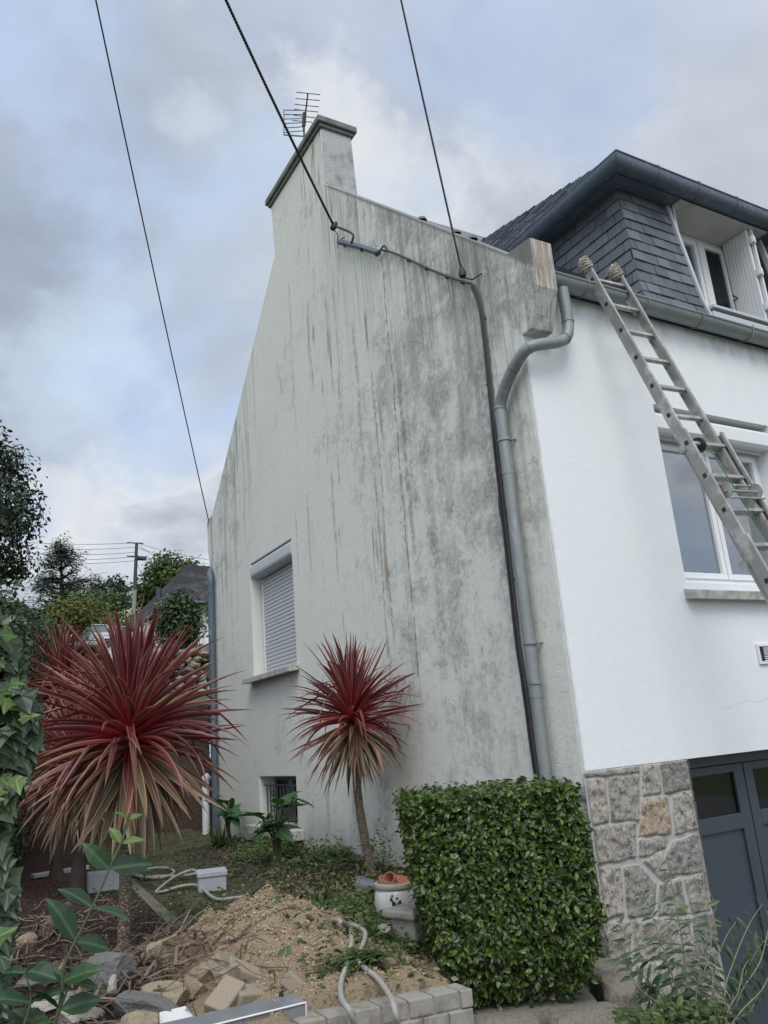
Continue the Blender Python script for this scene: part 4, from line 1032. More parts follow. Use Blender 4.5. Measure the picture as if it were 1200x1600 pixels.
def hill_z(y):
    for (a, za), (b, zb) in zip(HY[:-1], HY[1:]):
        if y <= b: return za+(zb-za)*(y-a)/(b-a)
    return HY[-1][1]
ys = [12.95]+[13+.5*i for i in range(1, 30)]+[28.5, 31, 34, 38, 42, 48, 56, 66, 80, 100, 140, 200, 300, 450, 700]
xs = [-300, -150, -80, -40, -20, -12, -8]+[-6+.75*i for i in range(0, 45)]+[32, 40, 60, 100, 200, 400]
V = []; F = []
for y in ys:
    for x in xs: V.append((x, y, hill_z(y)+(.05*fbm(x, y, .6) if y > 13 else 0)+(.25*fbm(x, y, .05, 3) if y > 40 else 0)))
nx = len(xs)
for j in range(len(ys)-1):
    for i in range(nx-1): a = j*nx+i; F.append((a, a+1, a+1+nx, a+nx))
g3 = np_mesh('hillside', np.array(V), np.array(F), M['grass'], smooth=True); tag(g3, kind='structure')
g4 = MB().add([(-900, -900, -2.75), (900, -900, -2.75), (900, 900, -2.75), (-900, 900, -2.75)], [(0, 1, 2, 3)]).build('ground', M['grass'], None, recalc=False); tag(g4, kind='structure')

# dark timber and earth retaining wall closing the garden
M['darkwall'] = simple('damp_brown_wall', (.075, .055, .042), .95, var=.4, scale=5, bumps=.8, bscale=22, bdist=.03, dirt=(.03, .035, .02), dirtamt=.7)
rw = MB().box(-5, GX+.3, 12.75, 12.96, -1.4, .80).build('retaining_wall', M['darkwall'], None, bevel=.02)
tag(rw, 'dark damp retaining wall closing the back of the garden', 'wall')
# earth bank to the left of the garden, under the tall hedge
MB_ = MB().box(-1.0, -.6, 1.95, 12.9, -1.7, -.9); lw = MB_.build('boundary_wall', M['darkwall'], None, bevel=.02); tag(lw, 'low dark boundary wall along the left edge of the beds', 'wall')

# ------------------------------------------------------------------ leaves
def instances(T, F, O, A, B, C):
    """template verts T (n,3) placed with origin O (k,3) and axes A,B,C (k,3) scaled"""
    k = len(O); n = len(T)
    V = O[:, None, :]+T[None, :, 0:1]*A[:, None, :]+T[None, :, 1:2]*B[:, None, :]+T[None, :, 2:3]*C[:, None, :]
    FF = (F[None, :, :]+(np.arange(k)*n)[:, None, None]).reshape(-1, F.shape[1])
    return V.reshape(-1, 3), FF
def oval(w=.5, cup=.06, tipdrop=.1, pw=.45):
    T = np.array([(0, 0, 0), (w*.42, .25, cup), (w*.5, .55, cup), (w*.25, .82, cup*.3-tipdrop*.4), (0, 1, -tipdrop),
                  (-w*.25, .82, cup*.3-tipdrop*.4), (-w*.5, .55, cup), (-w*.42, .25, cup), (0, .28, -.0), (0, .58, 0), (0, .82, -tipdrop*.4)])
    F = np.array([(0, 1, 8, 8), (8, 1, 2, 9), (9, 2, 3, 10), (10, 3, 4, 4), (0, 8, 7, 7), (8, 9, 6, 7), (9, 10, 5, 6), (10, 4, 5, 5)])
    # turn the degenerate quads into real quads by splitting the template into triangles
    tri = []
    for f in F:
        a, b, c, d_ = f; tri.append((a, b, c));
        if c != d_: tri.append((a, c, d_))
    return T, np.array(tri)
LEAF_OVAL = oval(); LEAF_NARROW = oval(.26, .03, .15)
DIAM = (np.array([(0, 0, 0), (.32, .5, .05), (0, 1, -.05), (-.32, .5, .05)]), np.array([(0, 1, 2), (0, 2, 3)]))
_ivo = [(0, -.02), (.22, -.16), (.40, .02), (.62, .10), (.36, .34), (.26, .50), (.10, .80), (0, 1.0)]
_iv = [(0, .12, .0)]+[(x, y, .07*abs(x)+(.04 if i % 2 else 0)) for i, (x, y) in enumerate(_ivo)]+[(-x, y, .07*abs(x)+(.04 if i % 2 else 0)) for i, (x, y) in enumerate(_ivo[1:-1])][::-1]
_n = len(_iv)
IVY = (np.array(_iv), np.array([(0, i, i+1 if i+1 < _n else 1) for i in range(1, _n)]))
def unit(v): return v/(np.linalg.norm(v, axis=-1, keepdims=True)+1e-9)
def leaf_cloud(name, pts, nrm, size, m, parent=None, tmpl=DIAM, rs=None, up=.35, spread=.8, droop=0, label=None, cat=None, group=None, kind=None, loc=None, along=None):
    rs = rs or np.random.RandomState(1); k = len(pts); nrm = unit(nrm)
    N = unit(nrm+rs.normal(size=(k, 3))*spread*.6+np.array([0, 0, up]))
    if along is None: D = rs.normal(size=(k, 3))*spread+nrm*.5+np.array([0, 0, -droop])
    else: D = along+rs.normal(size=(k, 3))*.25
    D = unit(D-N*np.sum(D*N, 1, keepdims=True)); A = np.cross(D, N)
    s = (size*(.65+.7*rs.rand(k)))[:, None]
    T, F = tmpl; V, FF = instances(T, F, pts, A*s, D*s, N*s)
    uv = np.tile(np.stack([T[:, 0]+.5, T[:, 1]], 1), (k, 1))
    o = np_mesh(name, V, FF, m, parent, uv=uv, loc=loc)
    return tag(o, label, cat, group, kind) if not parent else o
M['hedge_leaf'] = leafmat('hedge_leaf', (.018, .040, .007), (.044, .082, .012), (.13, .18, .03), .36, trans=.2)
M['ivy_leaf'] = leafmat('ivy_leaf', (.014, .034, .014), (.032, .062, .026), (.075, .115, .04), .38, vein=(.12, .17, .09), trans=.2)
M['ivy_young'] = leafmat('ivy_young_leaf', (.045, .10, .018), (.075, .14, .025), (.15, .19, .04), .45, vein=(.2, .3, .1), trans=.3)
M['laurel'] = leafmat('laurel_leaf', (.018, .042, .012), (.032, .066, .017), (.065, .11, .028), .45, trans=.12)
M['darktree'] = leafmat('dark_tree_leaf', (.012, .026, .013), (.022, .042, .018), (.045, .07, .028), .5, trans=.1)
M['cedar'] = leafmat('cedar_needle', (.034, .052, .042), (.05, .075, .058), (.07, .098, .072), .8, trans=.08)
M['bush'] = leafmat('bush_leaf', (.038, .07, .018), (.065, .105, .026), (.11, .145, .04), .7, trans=.15)
M['bush_y'] = leafmat('yellow_bush_leaf', (.07, .085, .018), (.11, .115, .025), (.15, .13, .035), .7, trans=.15)
M['weed'] = leafmat('weed_leaf', (.028, .055, .014), (.055, .095, .022), (.13, .16, .045), .6, trans=.25)
M['weed_dry'] = leafmat('dry_leaf', (.10, .07, .04), (.20, .15, .09), (.30, .24, .15), .8, trans=.1)
M['litter'] = leafmat('strap_litter', (.05, .034, .024), (.11, .075, .05), (.24, .18, .12), .8, trans=.05)
M['kerb'] = simple('mossy_kerb', (.15, .14, .11), .95, var=.3, scale=18, bumps=.5, bscale=80, bdist=.006, dirt=(.06, .065, .03), dirtamt=.7)
M['lily'] = leafmat('lily_leaf', (.02, .065, .02), (.035, .09, .03), (.05, .12, .035), .35, vein=(.08, .16, .06), trans=.25)
M['shrub'] = leafmat('narrow_shrub_leaf', (.035, .07, .030), (.065, .11, .045), (.11, .16, .065), .55, trans=.2)
M['young'] = leafmat('young_shrub_leaf', (.012, .035, .016), (.022, .055, .022), (.04, .085, .028), .4, vein=(.08, .16, .06), trans=.25)
def trunk_material():
    m, t, b = newmat('cracked_bark'); P = t.pos(); P2 = t.vm('ADD', t.scaled(P, (1, 1, 1.3)), t.scaled(t.noise(P, 20, 4, .6, 0, False), (.02, .02, .02)))
    e = t.voro(P2, 48, 'DISTANCE_TO_EDGE'); n = t.noise(P, 25, 6, .6)
    c = t.mix(n, (.15, .115, .08), (.28, .225, .16)); c = t.mix(t.step(e, .16, .02), c, (.05, .04, .03)); c = t.mix(t.math('MULTIPLY', t.step(t.noise(P, 5, 4, .6), .5, .65), .5), c, (.10, .085, .065))
    t.put(b.inputs['Base Color'], c); b.inputs['Roughness'].default_value = .95; t.put(b.inputs['Normal'], t.bump(t.math('ADD', t.step(e, .0, .2), n), .9, .006)); return m
M['bark'] = trunk_material()
M['bark_dark'] = simple('dark_bark', (.045, .035, .028), .95, var=.4, scale=12, bumps=.7, bscale=40, bdist=.01)
M['stem_green'] = simple('green_stem', (.055, .07, .028), .6, var=.2)
M['stem_pale'] = simple('pale_stem', (.20, .19, .13), .7, var=.2)
M['cordy'] = cordyline_material()

# ---- clipped box hedge by the corner
HC = Vector((2.825, 3.945)); HA = math.radians(-30); HW, HD = .475, .38
hx_, hy_ = Vector((math.cos(HA), math.sin(HA))), Vector((-math.sin(HA), math.cos(HA)))
rs = np.random.RandomState(5); P_ = []; N_ = []
def hsurf(n, face):
    for _ in range(n):
        a, b = rs.uniform(-1, 1), rs.uniform(0, 1)
        zb, zt = -1.32, -.30
        if face == 'f': u, v, z, nn = a*HW, -HD, zb+(zt-zb)*b, (0, -1, 0)
        elif face == 'b': u, v, z, nn = a*HW, HD, zb+(zt-zb)*b, (0, 1, 0)
        elif face == 'l': u, v, z, nn = -HW, a*HD, zb+(zt-zb)*b, (-1, 0, 0)
        elif face == 'r': u, v, z, nn = HW, a*HD, zb+(zt-zb)*b, (1, 0, 0)
        else: u, v, z, nn = a*HW, (b*2-1)*HD, zt, (0, 0, 1)
        # soften the corners and bulge slightly
        k = 1-.06*max(0, (abs(u)/HW)**6)*(1-nn[2]) if abs(nn[0]) < .5 else 1-.05*(abs(v)/HD)**6
        t = (z-zb)/(zt-zb); bl = 1+.05*math.sin(t*3.0)+.09*mn.noise(Vector((u*4, v*4, z*4)))+.05*mn.noise(Vector((u*11, v*11, z*11)))
        narrow = 1-.22*max(0, .22-t)/.22
        u *= bl*k*narrow; v *= bl*k*narrow; z -= .05*(abs(u)/HW)**6*(nn[2])+.03*(abs(v)/HD)**6*nn[2]
        if u < 0: u += .17*(1-t)*min(1, -u/HW)
        if t < .22 and nn[2] == 0: z += .12*rs.rand()
        depth = abs(rs.normal())*.06
        if mn.noise(Vector((u*9+3, v*9, z*9))) > .42: depth -= .05*rs.rand()
        if mn.noise(Vector((u*6, v*6+9, z*6))) > .38: depth += .05
        u -= nn[0]*depth; v -= nn[1]*depth; z -= nn[2]*depth
        u += rs.normal()*.008; v += rs.normal()*.008; z += rs.normal()*.008+.02*mn.noise(Vector((u*7, v*7, 0)))
        w_ = HC+hx_*u+hy_*v; P_.append((w_.x, w_.y, z)); n2 = hx_*nn[0]+hy_*nn[1]; N_.append((n2.x, n2.y, nn[2]))
for f_, n_ in (('f', 14500), ('l', 7500), ('r', 6000), ('t', 5500), ('b', 800)): hsurf(n_, f_)
hed = empty('box_hedge', 'clipped square green hedge block at the house corner', 'hedge', (HC.x, HC.y, -1.35))
leaf_cloud('foliage', np.array(P_), np.array(N_), .034, M['hedge_leaf'], hed, LEAF_OVAL, rs, up=.5, spread=1.0)
tw = MB()
rr = random.Random(4)
for k in range(60):
    u, v = rr.uniform(-.5, .5), rr.uniform(-.34, .34); a = HC+hx_*u*.3+hy_*v*.3; b_ = HC+hx_*u+hy_*v
    tw.tube([(a.x, a.y, -1.36), ((a.x+b_.x)/2, (a.y+b_.y)/2, -.9), (b_.x, b_.y, -.35)], [.009, .006, .003], 5)
tw.build('stems', M['bark_dark'], hed)
# dim twiggy interior so no daylight slips through the middle
vv = []
core_ = MB(); 
cb = [HC+hx_*a*HW*.72+hy_*b*HD*.68 for a, b in ((-1, -1), (1, -1), (1, 1), (-1, 1))]
core_.hexa([(p.x, p.y, -1.25) for p in cb], [(p.x, p.y, -.33) for p in cb]).build('inner_twigs', M['bark_dark'], hed)

# ---- cordylines
def cordyline(name, label, base, crown, top_extra, r0, r1, nleaf, L, wid, seed, age_bias=0., bend=.0, lean=(0, 0), squash=1.0, crown_h=.30):
    rs = np.random.RandomState(seed); base = Vector(base); crown = Vector(crown)
    root = empty(name, label, 'cordyline', tuple(base), 'red cordyline palms in the garden')
    N = 26; pts = []; rad = []
    for i in range(N+1):
        t = i/N; p = base.lerp(crown, t); p = p+Vector((bend*math.sin(t*math.pi), 0, 0))
        pts.append(p); rad.append((r0+(r1-r0)*t)*(1+.05*math.sin(i*2.3)+.03*math.cos(i*5.1))*(1+.5*max(0, .06-t)/.06))
    top = crown+Vector((0, 0, crown_h)); pts.append(top); rad.append(r1*.5)
    MB().tube(pts, rad, 14).build('trunk', M['bark'] if age_bias == 0 else M['bark_dark'], root, smooth=True)
    NS = 9; Vs = []; Fs = []; UV = []; UV2 = []; k = 0
    for i in range(nleaf):
        q = (i+.5)/nleaf                      # 0 = oldest (bottom) .. 1 youngest
        az = i*2.39996+rs.uniform(-.35, .35)
        el = -72+152*q**.75+rs.normal()*13
        el = math.radians(max(-82, min(86, el)))
        o = crown.lerp(top, q*.9)
        l = L*(.72+.38*math.sin(min(q*1.15+.15, 1)*math.pi*.62))*rs.uniform(.82, 1.12)
        if q > .9: l *= .92
        wdt = wid*rs.uniform(.8, 1.15)*(1.15 if q < .3 else 1)
        dirv = Vector((math.cos(az)*math.cos(el), math.sin(az)*math.cos(el), math.sin(el)))
        g = (.25 if q > .6 else .6)*rs.uniform(.2, 1.9)
        if rs.rand() < .12: g = g*2.5+.5
        kink = rs.randint(3, 7) if rs.rand() < .10 else -1; sway = rs.normal()*.22
        side = dirv.cross(Vector((0, 0, 1)))
        if side.length < .05: side = Vector((1, 0, 0))
        side.normalize(); roll = rs.normal()*.55
        side = Matrix.Rotation(roll, 3, dirv) @ side
        age = 1-min(max((q-.03-rs.uniform(0, .14)+.0)/.24, 0), 1); age = min(1, max(0, age+age_bias)); rn = rs.rand()
        p = Vector(o); d_ = Vector(dirv)
        for j in range(NS+1):
            t = j/NS
            w_ = wdt*(.55+.45*min(1, t*4))*(1-t**2.6)**.9+.0006
            nrm = side.cross(d_).normalized(); fold = .28*w_
            for u_, off in ((0, fold), (.25, fold*.45), (.5, -fold*.3), (.75, fold*.45), (1, fold)):
                v_ = p+side*(u_-.5)*w_*2*.5*2*.5+nrm*off
                Vs.append((v_.x, v_.y, v_.z)); UV.append((u_, t)); UV2.append((age, rn))
            d_ = (d_+Vector((0, 0, -g/NS*(.4+1.2*t)))+side*(sway/NS)+(Vector((0, 0, -.9)) if j == kink else Vector((0, 0, 0)))).normalized(); p = p+d_*(l/NS)
        for j in range(NS):
            for u_ in range(4): a = k+j*5+u_; Fs.append((a, a+1, a+6, a+5))
        k += (NS+1)*5
    np_mesh('leaves', np.array(Vs), np.array(Fs), M['cordy'], root, uv=UV, uv2=UV2, smooth=True)
    return root
cordyline('cordyline_palm', 'large red cordyline on a straight trunk, nearest and leftmost of the two clear-trunked ones', (1.128, 5.3, -1.13), (1.155, 5.3, .02), .0, .038, .034, 290, .70, .048, 11, crown_h=.30)
cordyline('cordyline_palm', 'smaller red cordyline on a curved leaning trunk in front of the stained wall', (3.34, 6.3, -1.12), (3.235, 6.3, .10), .0, .042, .030, 250, .62, .034, 23, bend=-.04, crown_h=.24)
cordyline('cordyline_palm', 'red cordyline with a drooping tan skirt behind the large one', (1.295, 7.9, -1.12), (1.31, 7.9, -.16), .0, .07, .05, 260, .74, .040, 31, age_bias=.12, crown_h=.32)
cordyline('cordyline_palm', 'upper red cordyline head showing behind and above the large one, by the tall hedge', (1.36, 9.6, -1.12), (1.36, 9.6, .72), .0, .06, .05, 170, .62, .042, 41, age_bias=.05, crown_h=.3)

# ------------------------------------------------------------------ GARDEN OBJECTS
def G(px_, py_, dz=0.0):
    p = onZ(px_, py_, -1.1)
    for _ in range(6): p = onZ(px_, py_, garden_z(p.x, p.y))
    return Vector((p.x, p.y, p.z+dz))
def at(v, dz=0.0): return Vector((v[0], v[1], garden_z(v[0], v[1])+dz))
M['rock_a'] = stone_material('schist_rock', (.10, .10, .10), (.20, .19, .175), (.30, .27, .22), .55, 22, .02, False)
M['rock_b'] = stone_material('ochre_rock', (.24, .19, .125), (.36, .30, .21), (.16, .15, .14), .5, 20, .02, False)
M['rock_c'] = stone_material('pale_rock', (.30, .28, .24), (.42, .39, .34), (.16, .15, .13), .45, 26, .015, False)
M['paver'] = stone_material('sandy_paver', (.25, .205, .15), (.33, .28, .21), (.20, .18, .15), .35, 40, .006, False)
M['concrete'] = simple('pale_concrete', (.29, .27, .235), .95, var=.2, scale=18, bumps=.5, bscale=90, bdist=.006, dirt=(.15, .13, .10), dirtamt=.75)
M['foam'] = simple('speckled_grey_block', (.36, .375, .39), .9, var=.12, scale=60, bumps=.4, bscale=140, bdist=.003, dirt=(.22, .22, .22), dirtamt=.4)
M['hose'] = simple('grey_corrugated_hose', (.31, .30, .265), .75, var=.15, scale=12)
M['terra'] = simple('terracotta', (.33, .125, .07), .85, var=.2, scale=15, bumps=.2, dirt=(.40, .28, .22), dirtamt=.35)
M['glaze'] = simple('white_glaze', (.60, .61, .60), .25, var=.08, scale=10, bumps=.05, dirt=(.30, .27, .2), dirtamt=.4)
M['rimglaze'] = simple('crazed_cream_rim', (.34, .33, .25), .5, var=.3, scale=20, bumps=.2)
M['plasgrey'] = simple('grey_plastic', (.10, .11, .125), .5, var=.1)
M['marble'] = simple('veined_grey_stone', (.17, .18, .195), .35, var=.45, scale=6, bumps=.05, dirt=(.30, .31, .32), dirtamt=.7)
M['whitepaint'] = simple('white_edge', (.60, .60, .59), .6, var=.05, bumps=.05)
M['straw'] = simple('dead_leaf', (.20, .16, .11), .85, var=.4, scale=10)

def rock(px_, py_, size, seed, mt, label, flat=.7, rot=0., cut=True, dz=0, group='rocks tipped at the front of the garden', tilt=0.):
    p = G(px_, py_); bm = bmesh.new(); bmesh.ops.create_icosphere(bm, subdivisions=5, radius=1); rr = random.Random(seed)
    # chop by random planes for flat broken faces
    planes = [(Vector((rr.gauss(0, 1), rr.gauss(0, 1), rr.gauss(0, .8))).normalized(), rr.uniform(.45, .8)) for _ in range(11)]
    for v in bm.verts:
        c_ = v.co.copy()
        for n_, d_ in planes:
            q = c_.dot(n_)
            if q > d_: c_ -= n_*(q-d_)*.97
        c_ *= 1+.07*mn.fractal(c_*3+Vector((seed, 0, 0)), .8, 2.2, 6)+.03*mn.ridged_multi_fractal(c_*6, .8, 2.1, 4, 1, 2)*.5; v.co = c_
    R_ = Matrix.Rotation(rot, 3, 'Z') @ Matrix.Rotation(tilt, 3, 'Y')
    V = [p+Vector((0, 0, size[2]*.45+dz))+(R_ @ Vector((v.co.x*size[0], v.co.y*size[1], v.co.z*size[2]))) for v in bm.verts]
    F = [tuple(v.index for v in f.verts) for f in bm.faces]; bm.free()
    o = MB().add([v-p for v in V], F).build('rock', mt, None); o.location = p
    return tag(o, label, 'rock', group)
rock(172, 1560, (.15, .19, .15), 1, M['rock_a'], 'tall dark pointed schist rock left of the trunk', rot=.4)
rock(215, 1590, (.10, .26, .07), 2, M['rock_a'], 'long dark slab-like rock lying beside the pointed one', rot=.5, tilt=.3)
rock(264, 1498, (.145, .11, .085), 3, M['rock_b'], 'ochre rock with a flat top just right of the large trunk', rot=.3)
rock(308, 1508, (.07, .06, .05), 4, M['rock_a'], 'small blue-grey rock at the edge of the soil heap', rot=.9)
rock(262, 1578, (.16, .13, .10), 5, M['rock_b'], 'big tan and grey rock in the front row, below the flat-topped one', rot=.1)
rock(320, 1535, (.13, .10, .075), 6, M['rock_b'], 'earth-caked grey rock against the heap', rot=-.4)
rock(62, 1535, (.17, .14, .06), 7, M['rock_a'], 'flat grey slate rock on the far left under the twig', rot=.2)
rock(92, 1575, (.14, .12, .06), 8, M['rock_c'], 'pale flat rock at the lower left', rot=.7)
rock(176, 1585, (.035, .03, .045), 9, M['rock_c'], 'fist-sized cream rock wedged by the dark slab', rot=.7, dz=.10)
rock(40, 1480, (.09, .07, .06), 10, M['rock_b'], 'small brown rock near the log', rot=.7)
rock(120, 1600, (.16, .10, .06), 12, M['rock_c'], 'pale rock cut by the bottom edge below the shrub twig', rot=.7)
rock(218, 1610, (.12, .09, .05), 13, M['rock_b'], 'low brown rock at the bottom edge between the dark slab and tan rock', rot=.2)
rock(232, 1530, (.08, .07, .06), 31, M['rock_a'], 'dark angular rock between the pointed rock and the flat-topped ochre one', rot=.8)
rock(300, 1560, (.09, .07, .07), 32, M['rock_b'], 'brown lumpy rock right of the big tan rock', rot=1.2)
rock(145, 1525, (.07, .06, .05), 33, M['rock_b'], 'small brown rock behind the tall pointed one', rot=.4)
rock(355, 1540, (.07, .06, .05), 34, M['rock_b'], 'earthy rock among the leftmost paving bricks', rot=2.0)
rock(610, 1468, (.10, .075, .07), 14, M['rock_c'], 'smooth pale stone resting against the low pillar', rot=.6, group='stones by the hedge')
rock(382, 1482, (.025, .02, .018), 15, M['rock_c'], 'small pale stone on the left flank of the soil heap', group='small stones on the soil heap')
rock(468, 1466, (.03, .026, .024), 16, M['rock_c'], 'small pale stone on the right flank of the soil heap', group='small stones on the soil heap')

def brick(px_, py_, rz, rx, ry, label, s=(.085, .055, .035), dz=.03, mt=None, nm='paving_brick', cat='brick', group='loose paving bricks on the soil heap'):
    p = G(px_, py_); R_ = Matrix.Rotation(rz, 3, 'Z') @ Matrix.Rotation(rx, 3, 'X') @ Matrix.Rotation(ry, 3, 'Y')
    mb = MB().box(-s[0], s[0], -s[1], s[1], -s[2], s[2])
    mb.v = [tuple(R_ @ Vector(v)) for v in mb.v]; o = mb.build(nm, mt or M['paver'], None, bevel=.009); o.location = p+Vector((0, 0, dz))
    md = o.modifiers[0]; md.segments = 2
    return tag(o, label, cat, group)
brick(352, 1528, .5, .9, .3, 'sandy paving brick standing on edge, leftmost on the heap', dz=.05)
brick(380, 1532, -.3, .2, .5, 'sandy paving brick leaning on the leftmost one', dz=.03)
brick(352, 1572, .7, .3, -.5, 'sandy paving brick tipped toward the white-edged slab', dz=.03)
brick(390, 1565, .2, .25, .2, 'sandy paving brick lying flat in the middle of the group', dz=.02)
brick(462, 1548, .9, .7, .2, 'sandy paving brick apart from the rest near the slab corner', s=(.06, .055, .035), dz=.03)
brick(388, 1512, .1, -.4, .6, 'sandy paving brick half buried higher on the heap', dz=.01)
# soil clods and gravel
rs = np.random.RandomState(9); bmz = bmesh.new(); bmesh.ops.create_icosphere(bmz, subdivisions=1, radius=1); TI = np.array([v.co[:] for v in bmz.verts]); FI = np.array([[v.index for v in f.verts] for f in bmz.faces]); bmz.free()
def scatter(name, n, fn, mt, smin, smax, kind='stuff', seed=1, flat=.7):
    rs = np.random.RandomState(seed); O = []; S = []
    for _ in range(n):
        x, y = fn(rs); z = garden_z(x, y)
        if z < -2: continue
        s_ = smin+(smax-smin)*rs.rand()**3.5; O.append((x, y, z+s_*.25)); S.append(s_)
    O = np.array(O); S = np.array(S)[:, None]; k = len(O)
    A = unit(rs.normal(size=(k, 3))); B = unit(np.cross(A, rs.normal(size=(k, 3)))); C = np.cross(A, B)
    V, F = instances(TI, FI, O, A*S*(.7+.6*rs.rand(k, 1)), B*S*(.7+.6*rs.rand(k, 1)), C*S*flat)
    V = V+rs.normal(size=V.shape)*np.repeat(S, len(TI), 0)*.12
    return tag(np_mesh(name, V, F, mt), kind=kind)
def clodmat(name, c0, c1, c2):
    m, t, b = newmat(name); c = t.ramp(t.island(), [(0, c0), (.6, c1), (1, c2)]); t.put(b.inputs['Base Color'], t.mix(t.math('MULTIPLY', t.noise(t.pos(), 60, 5, .7), .5), c, c0))
    b.inputs['Roughness'].default_value = .97; t.put(b.inputs['Normal'], t.bump(t.noise(t.pos(), 110, 4, .6), .6, .005)); return m
M['clod'] = clodmat('soil_clods', (.24, .175, .105), (.37, .29, .185), (.48, .41, .29))
M['mulchbits'] = clodmat('bark_mulch', (.018, .011, .010), (.055, .032, .026), (.12, .075, .058))
M['gritbits'] = clodmat('light_grit', (.2, .18, .15), (.35, .32, .28), (.5, .48, .44))
M['darkbits'] = clodmat('dark_earth_bits', (.015, .012, .009), (.04, .03, .02), (.09, .07, .05))
scatter('soil_clods', 15000, lambda r: (1.76+r.normal()*.27, 4.60+r.normal()*.36), M['clod'], .0015, .0095, seed=1)
scatter('soil_clods', 2600, lambda r: (1.70+r.normal()*.32, 3.85+abs(r.normal())*.22-.18), M['clod'], .0015, .009, seed=2)
scatter('bark_mulch', 13000, lambda r: (lambda x, y: (x, y) if (x < 1.22 or y > 5.45) else (x-.9, y))(r.uniform(.2, 1.62), 4.1+5.2*r.rand()**1.3), M['mulchbits'], .004, .016, seed=3, flat=.4)
scatter('bed_crumbs', 8000, lambda r: (2.5+1.15*r.rand()**.6, 4.4+6*r.rand()), M['darkbits'], .004, .016, seed=4)
scatter('light_grit', 900, lambda r: (r.uniform(.3, 2.3), r.uniform(3.6, 7.5)), M['gritbits'], .002, .009, seed=5)
scatter('path_crumbs', 3500, lambda r: (r.uniform(1.6, 2.8), r.uniform(5, 9)), M['darkbits'], .002, .010, seed=6)

# kerb between the mulch bed and the path
for k in range(6):
    y0 = 5.15+k*.62; x0 = 1.535+(y0-5.4)*.093; x1 = x0+.6*.093
    o = MB().hexa([(x0, y0, -1.3), (x0+.085, y0, -1.3), (x1+.085, y0+.6, -1.3), (x1, y0+.6, -1.3)], [(x0, y0, -1.082), (x0+.085, y0, -1.087), (x1+.085, y0+.6, -1.082), (x1, y0+.6, -1.087)]).build('kerb_stone', M['kerb'], None, bevel=.012)
    tag(o, ('nearest' if k == 0 else 'farthest' if k == 5 else ['', 'second', 'third', 'fourth', 'fifth'][k])+' kerb stone edging the mulch bed, counted from the rocks', 'kerb stone', 'kerb stones between the bed and the path')
for k in range(7):
    y0 = 5.95+k*.5; x0 = 2.74+(y0-6.2)*.20; x1 = x0+.47*.20
    o = MB().hexa([(x0, y0, -1.3), (x0+.07, y0, -1.3), (x1+.07, y0+.47, -1.3), (x1, y0+.47, -1.3)], [(x0, y0, -1.087), (x0+.07, y0, -1.09), (x1+.07, y0+.47, -1.085), (x1, y0+.47, -1.09)]).build('kerb_stone', M['kerb'], None, bevel=.012)
    tag(o, ('nearest' if k == 0 else 'farthest' if k == 6 else ['', 'second', 'third', 'fourth', 'fifth', 'sixth'][k])+' mossy kerb stone of the bed under the gable, counted from the soil heap', 'kerb stone', 'kerb stones along the gable bed')

# grey speckled block and its twin
p = G(331, 1390); cb = empty('cement_block', 'speckled pale grey block with a lid-like top on the path among the hoses', 'block', tuple(p))
ca, sa = math.cos(-.25), math.sin(-.25)
def rb(c, hx, hy, z0, z1, a=-.25):
    ca, sa = math.cos(a), math.sin(a); q = [(c.x+ca*u-sa*v, c.y+sa*u+ca*v) for u, v in ((-hx, -hy), (hx, -hy), (hx, hy), (-hx, hy))]
    return MB().hexa([(x, y, z0) for x, y in q], [(x, y, z1) for x, y in q])
rb(p, .115, .12, p.z, p.z+.115).build('block_body', M['foam'], cb, bevel=.006)
rb(p, .125, .13, p.z+.1155, p.z+.155).build('block_lid', M['foam'], cb, bevel=.006)
p = G(168, 1390); o = rb(p, .17, .10, p.z, p.z+.16, -.1).build('cement_block', M['foam'], None, bevel=.006); tag(o, 'plain grey block half hidden behind the large trunk', 'block')
p = G(95, 1365); o = rb(p, .30, .05, p.z+.0, p.z+.04, .25).build('pale_plank', M['foam'], None, bevel=.004); tag(o, 'pale grey plank on the mulch by the drooping leaves', 'plank')

# corrugated hoses
def hose(label, pts, r=.0125, name='hose', lift=0, smooth_=7):
    P = smooth_path(pts, smooth_); Q = []; R_ = []
    tot = 0
    for i, p in enumerate(P):
        if i: tot += (p-P[i-1]).length
        Q.append(p)
    n = int(tot/.006); 
    mbp = MB().tube(Q, r, 10); return tag(mbp.build(name, M['hose'], None, smooth=True), label, 'hose', 'grey hoses lying in the garden')
def gp(px_, py_, dz=.03): return G(px_, py_, dz)
hose('grey hose looping left of the speckled block and over the path to the heap', [gp(205, 1371), gp(225, 1376), gp(250, 1374), gp(280, 1374), gp(306, 1374, .05), gp(300, 1372, .07), gp(275, 1378, .05), gp(245, 1398), gp(255, 1397, .02), gp(285, 1390, .03), gp(310, 1392, .04), gp(330, 1407), gp(345, 1412), gp(375, 1409), gp(402, 1412), gp(420, 1424, -.01)])
hose('grey hose in a small open loop beyond the speckled block', [gp(200, 1366), gp(228, 1376), gp(255, 1376), gp(272, 1369), gp(264, 1362), gp(245, 1361), gp(230, 1363)])
hose('left one of two grey hoses running down from the heap to the bottom edge', [gp(512, 1440, .0), gp(530, 1448), gp(546, 1460), gp(550, 1478), gp(547, 1500), gp(540, 1525), gp(533, 1550), gp(535, 1575), gp(545, 1590, .03), onZ(560, 1612, -1.13), onZ(575, 1635, -1.3)], .0125)
hose('right one of two grey hoses, crossing the brick edging at the bottom', [gp(515, 1440, .01), gp(545, 1452), gp(568, 1463), gp(571, 1475), gp(564, 1495), gp(560, 1512), gp(572, 1525), gp(590, 1540), gp(606, 1562), gp(616, 1585, .03), onZ(622, 1605, -1.12), onZ(625, 1630, -1.35)], .0125)

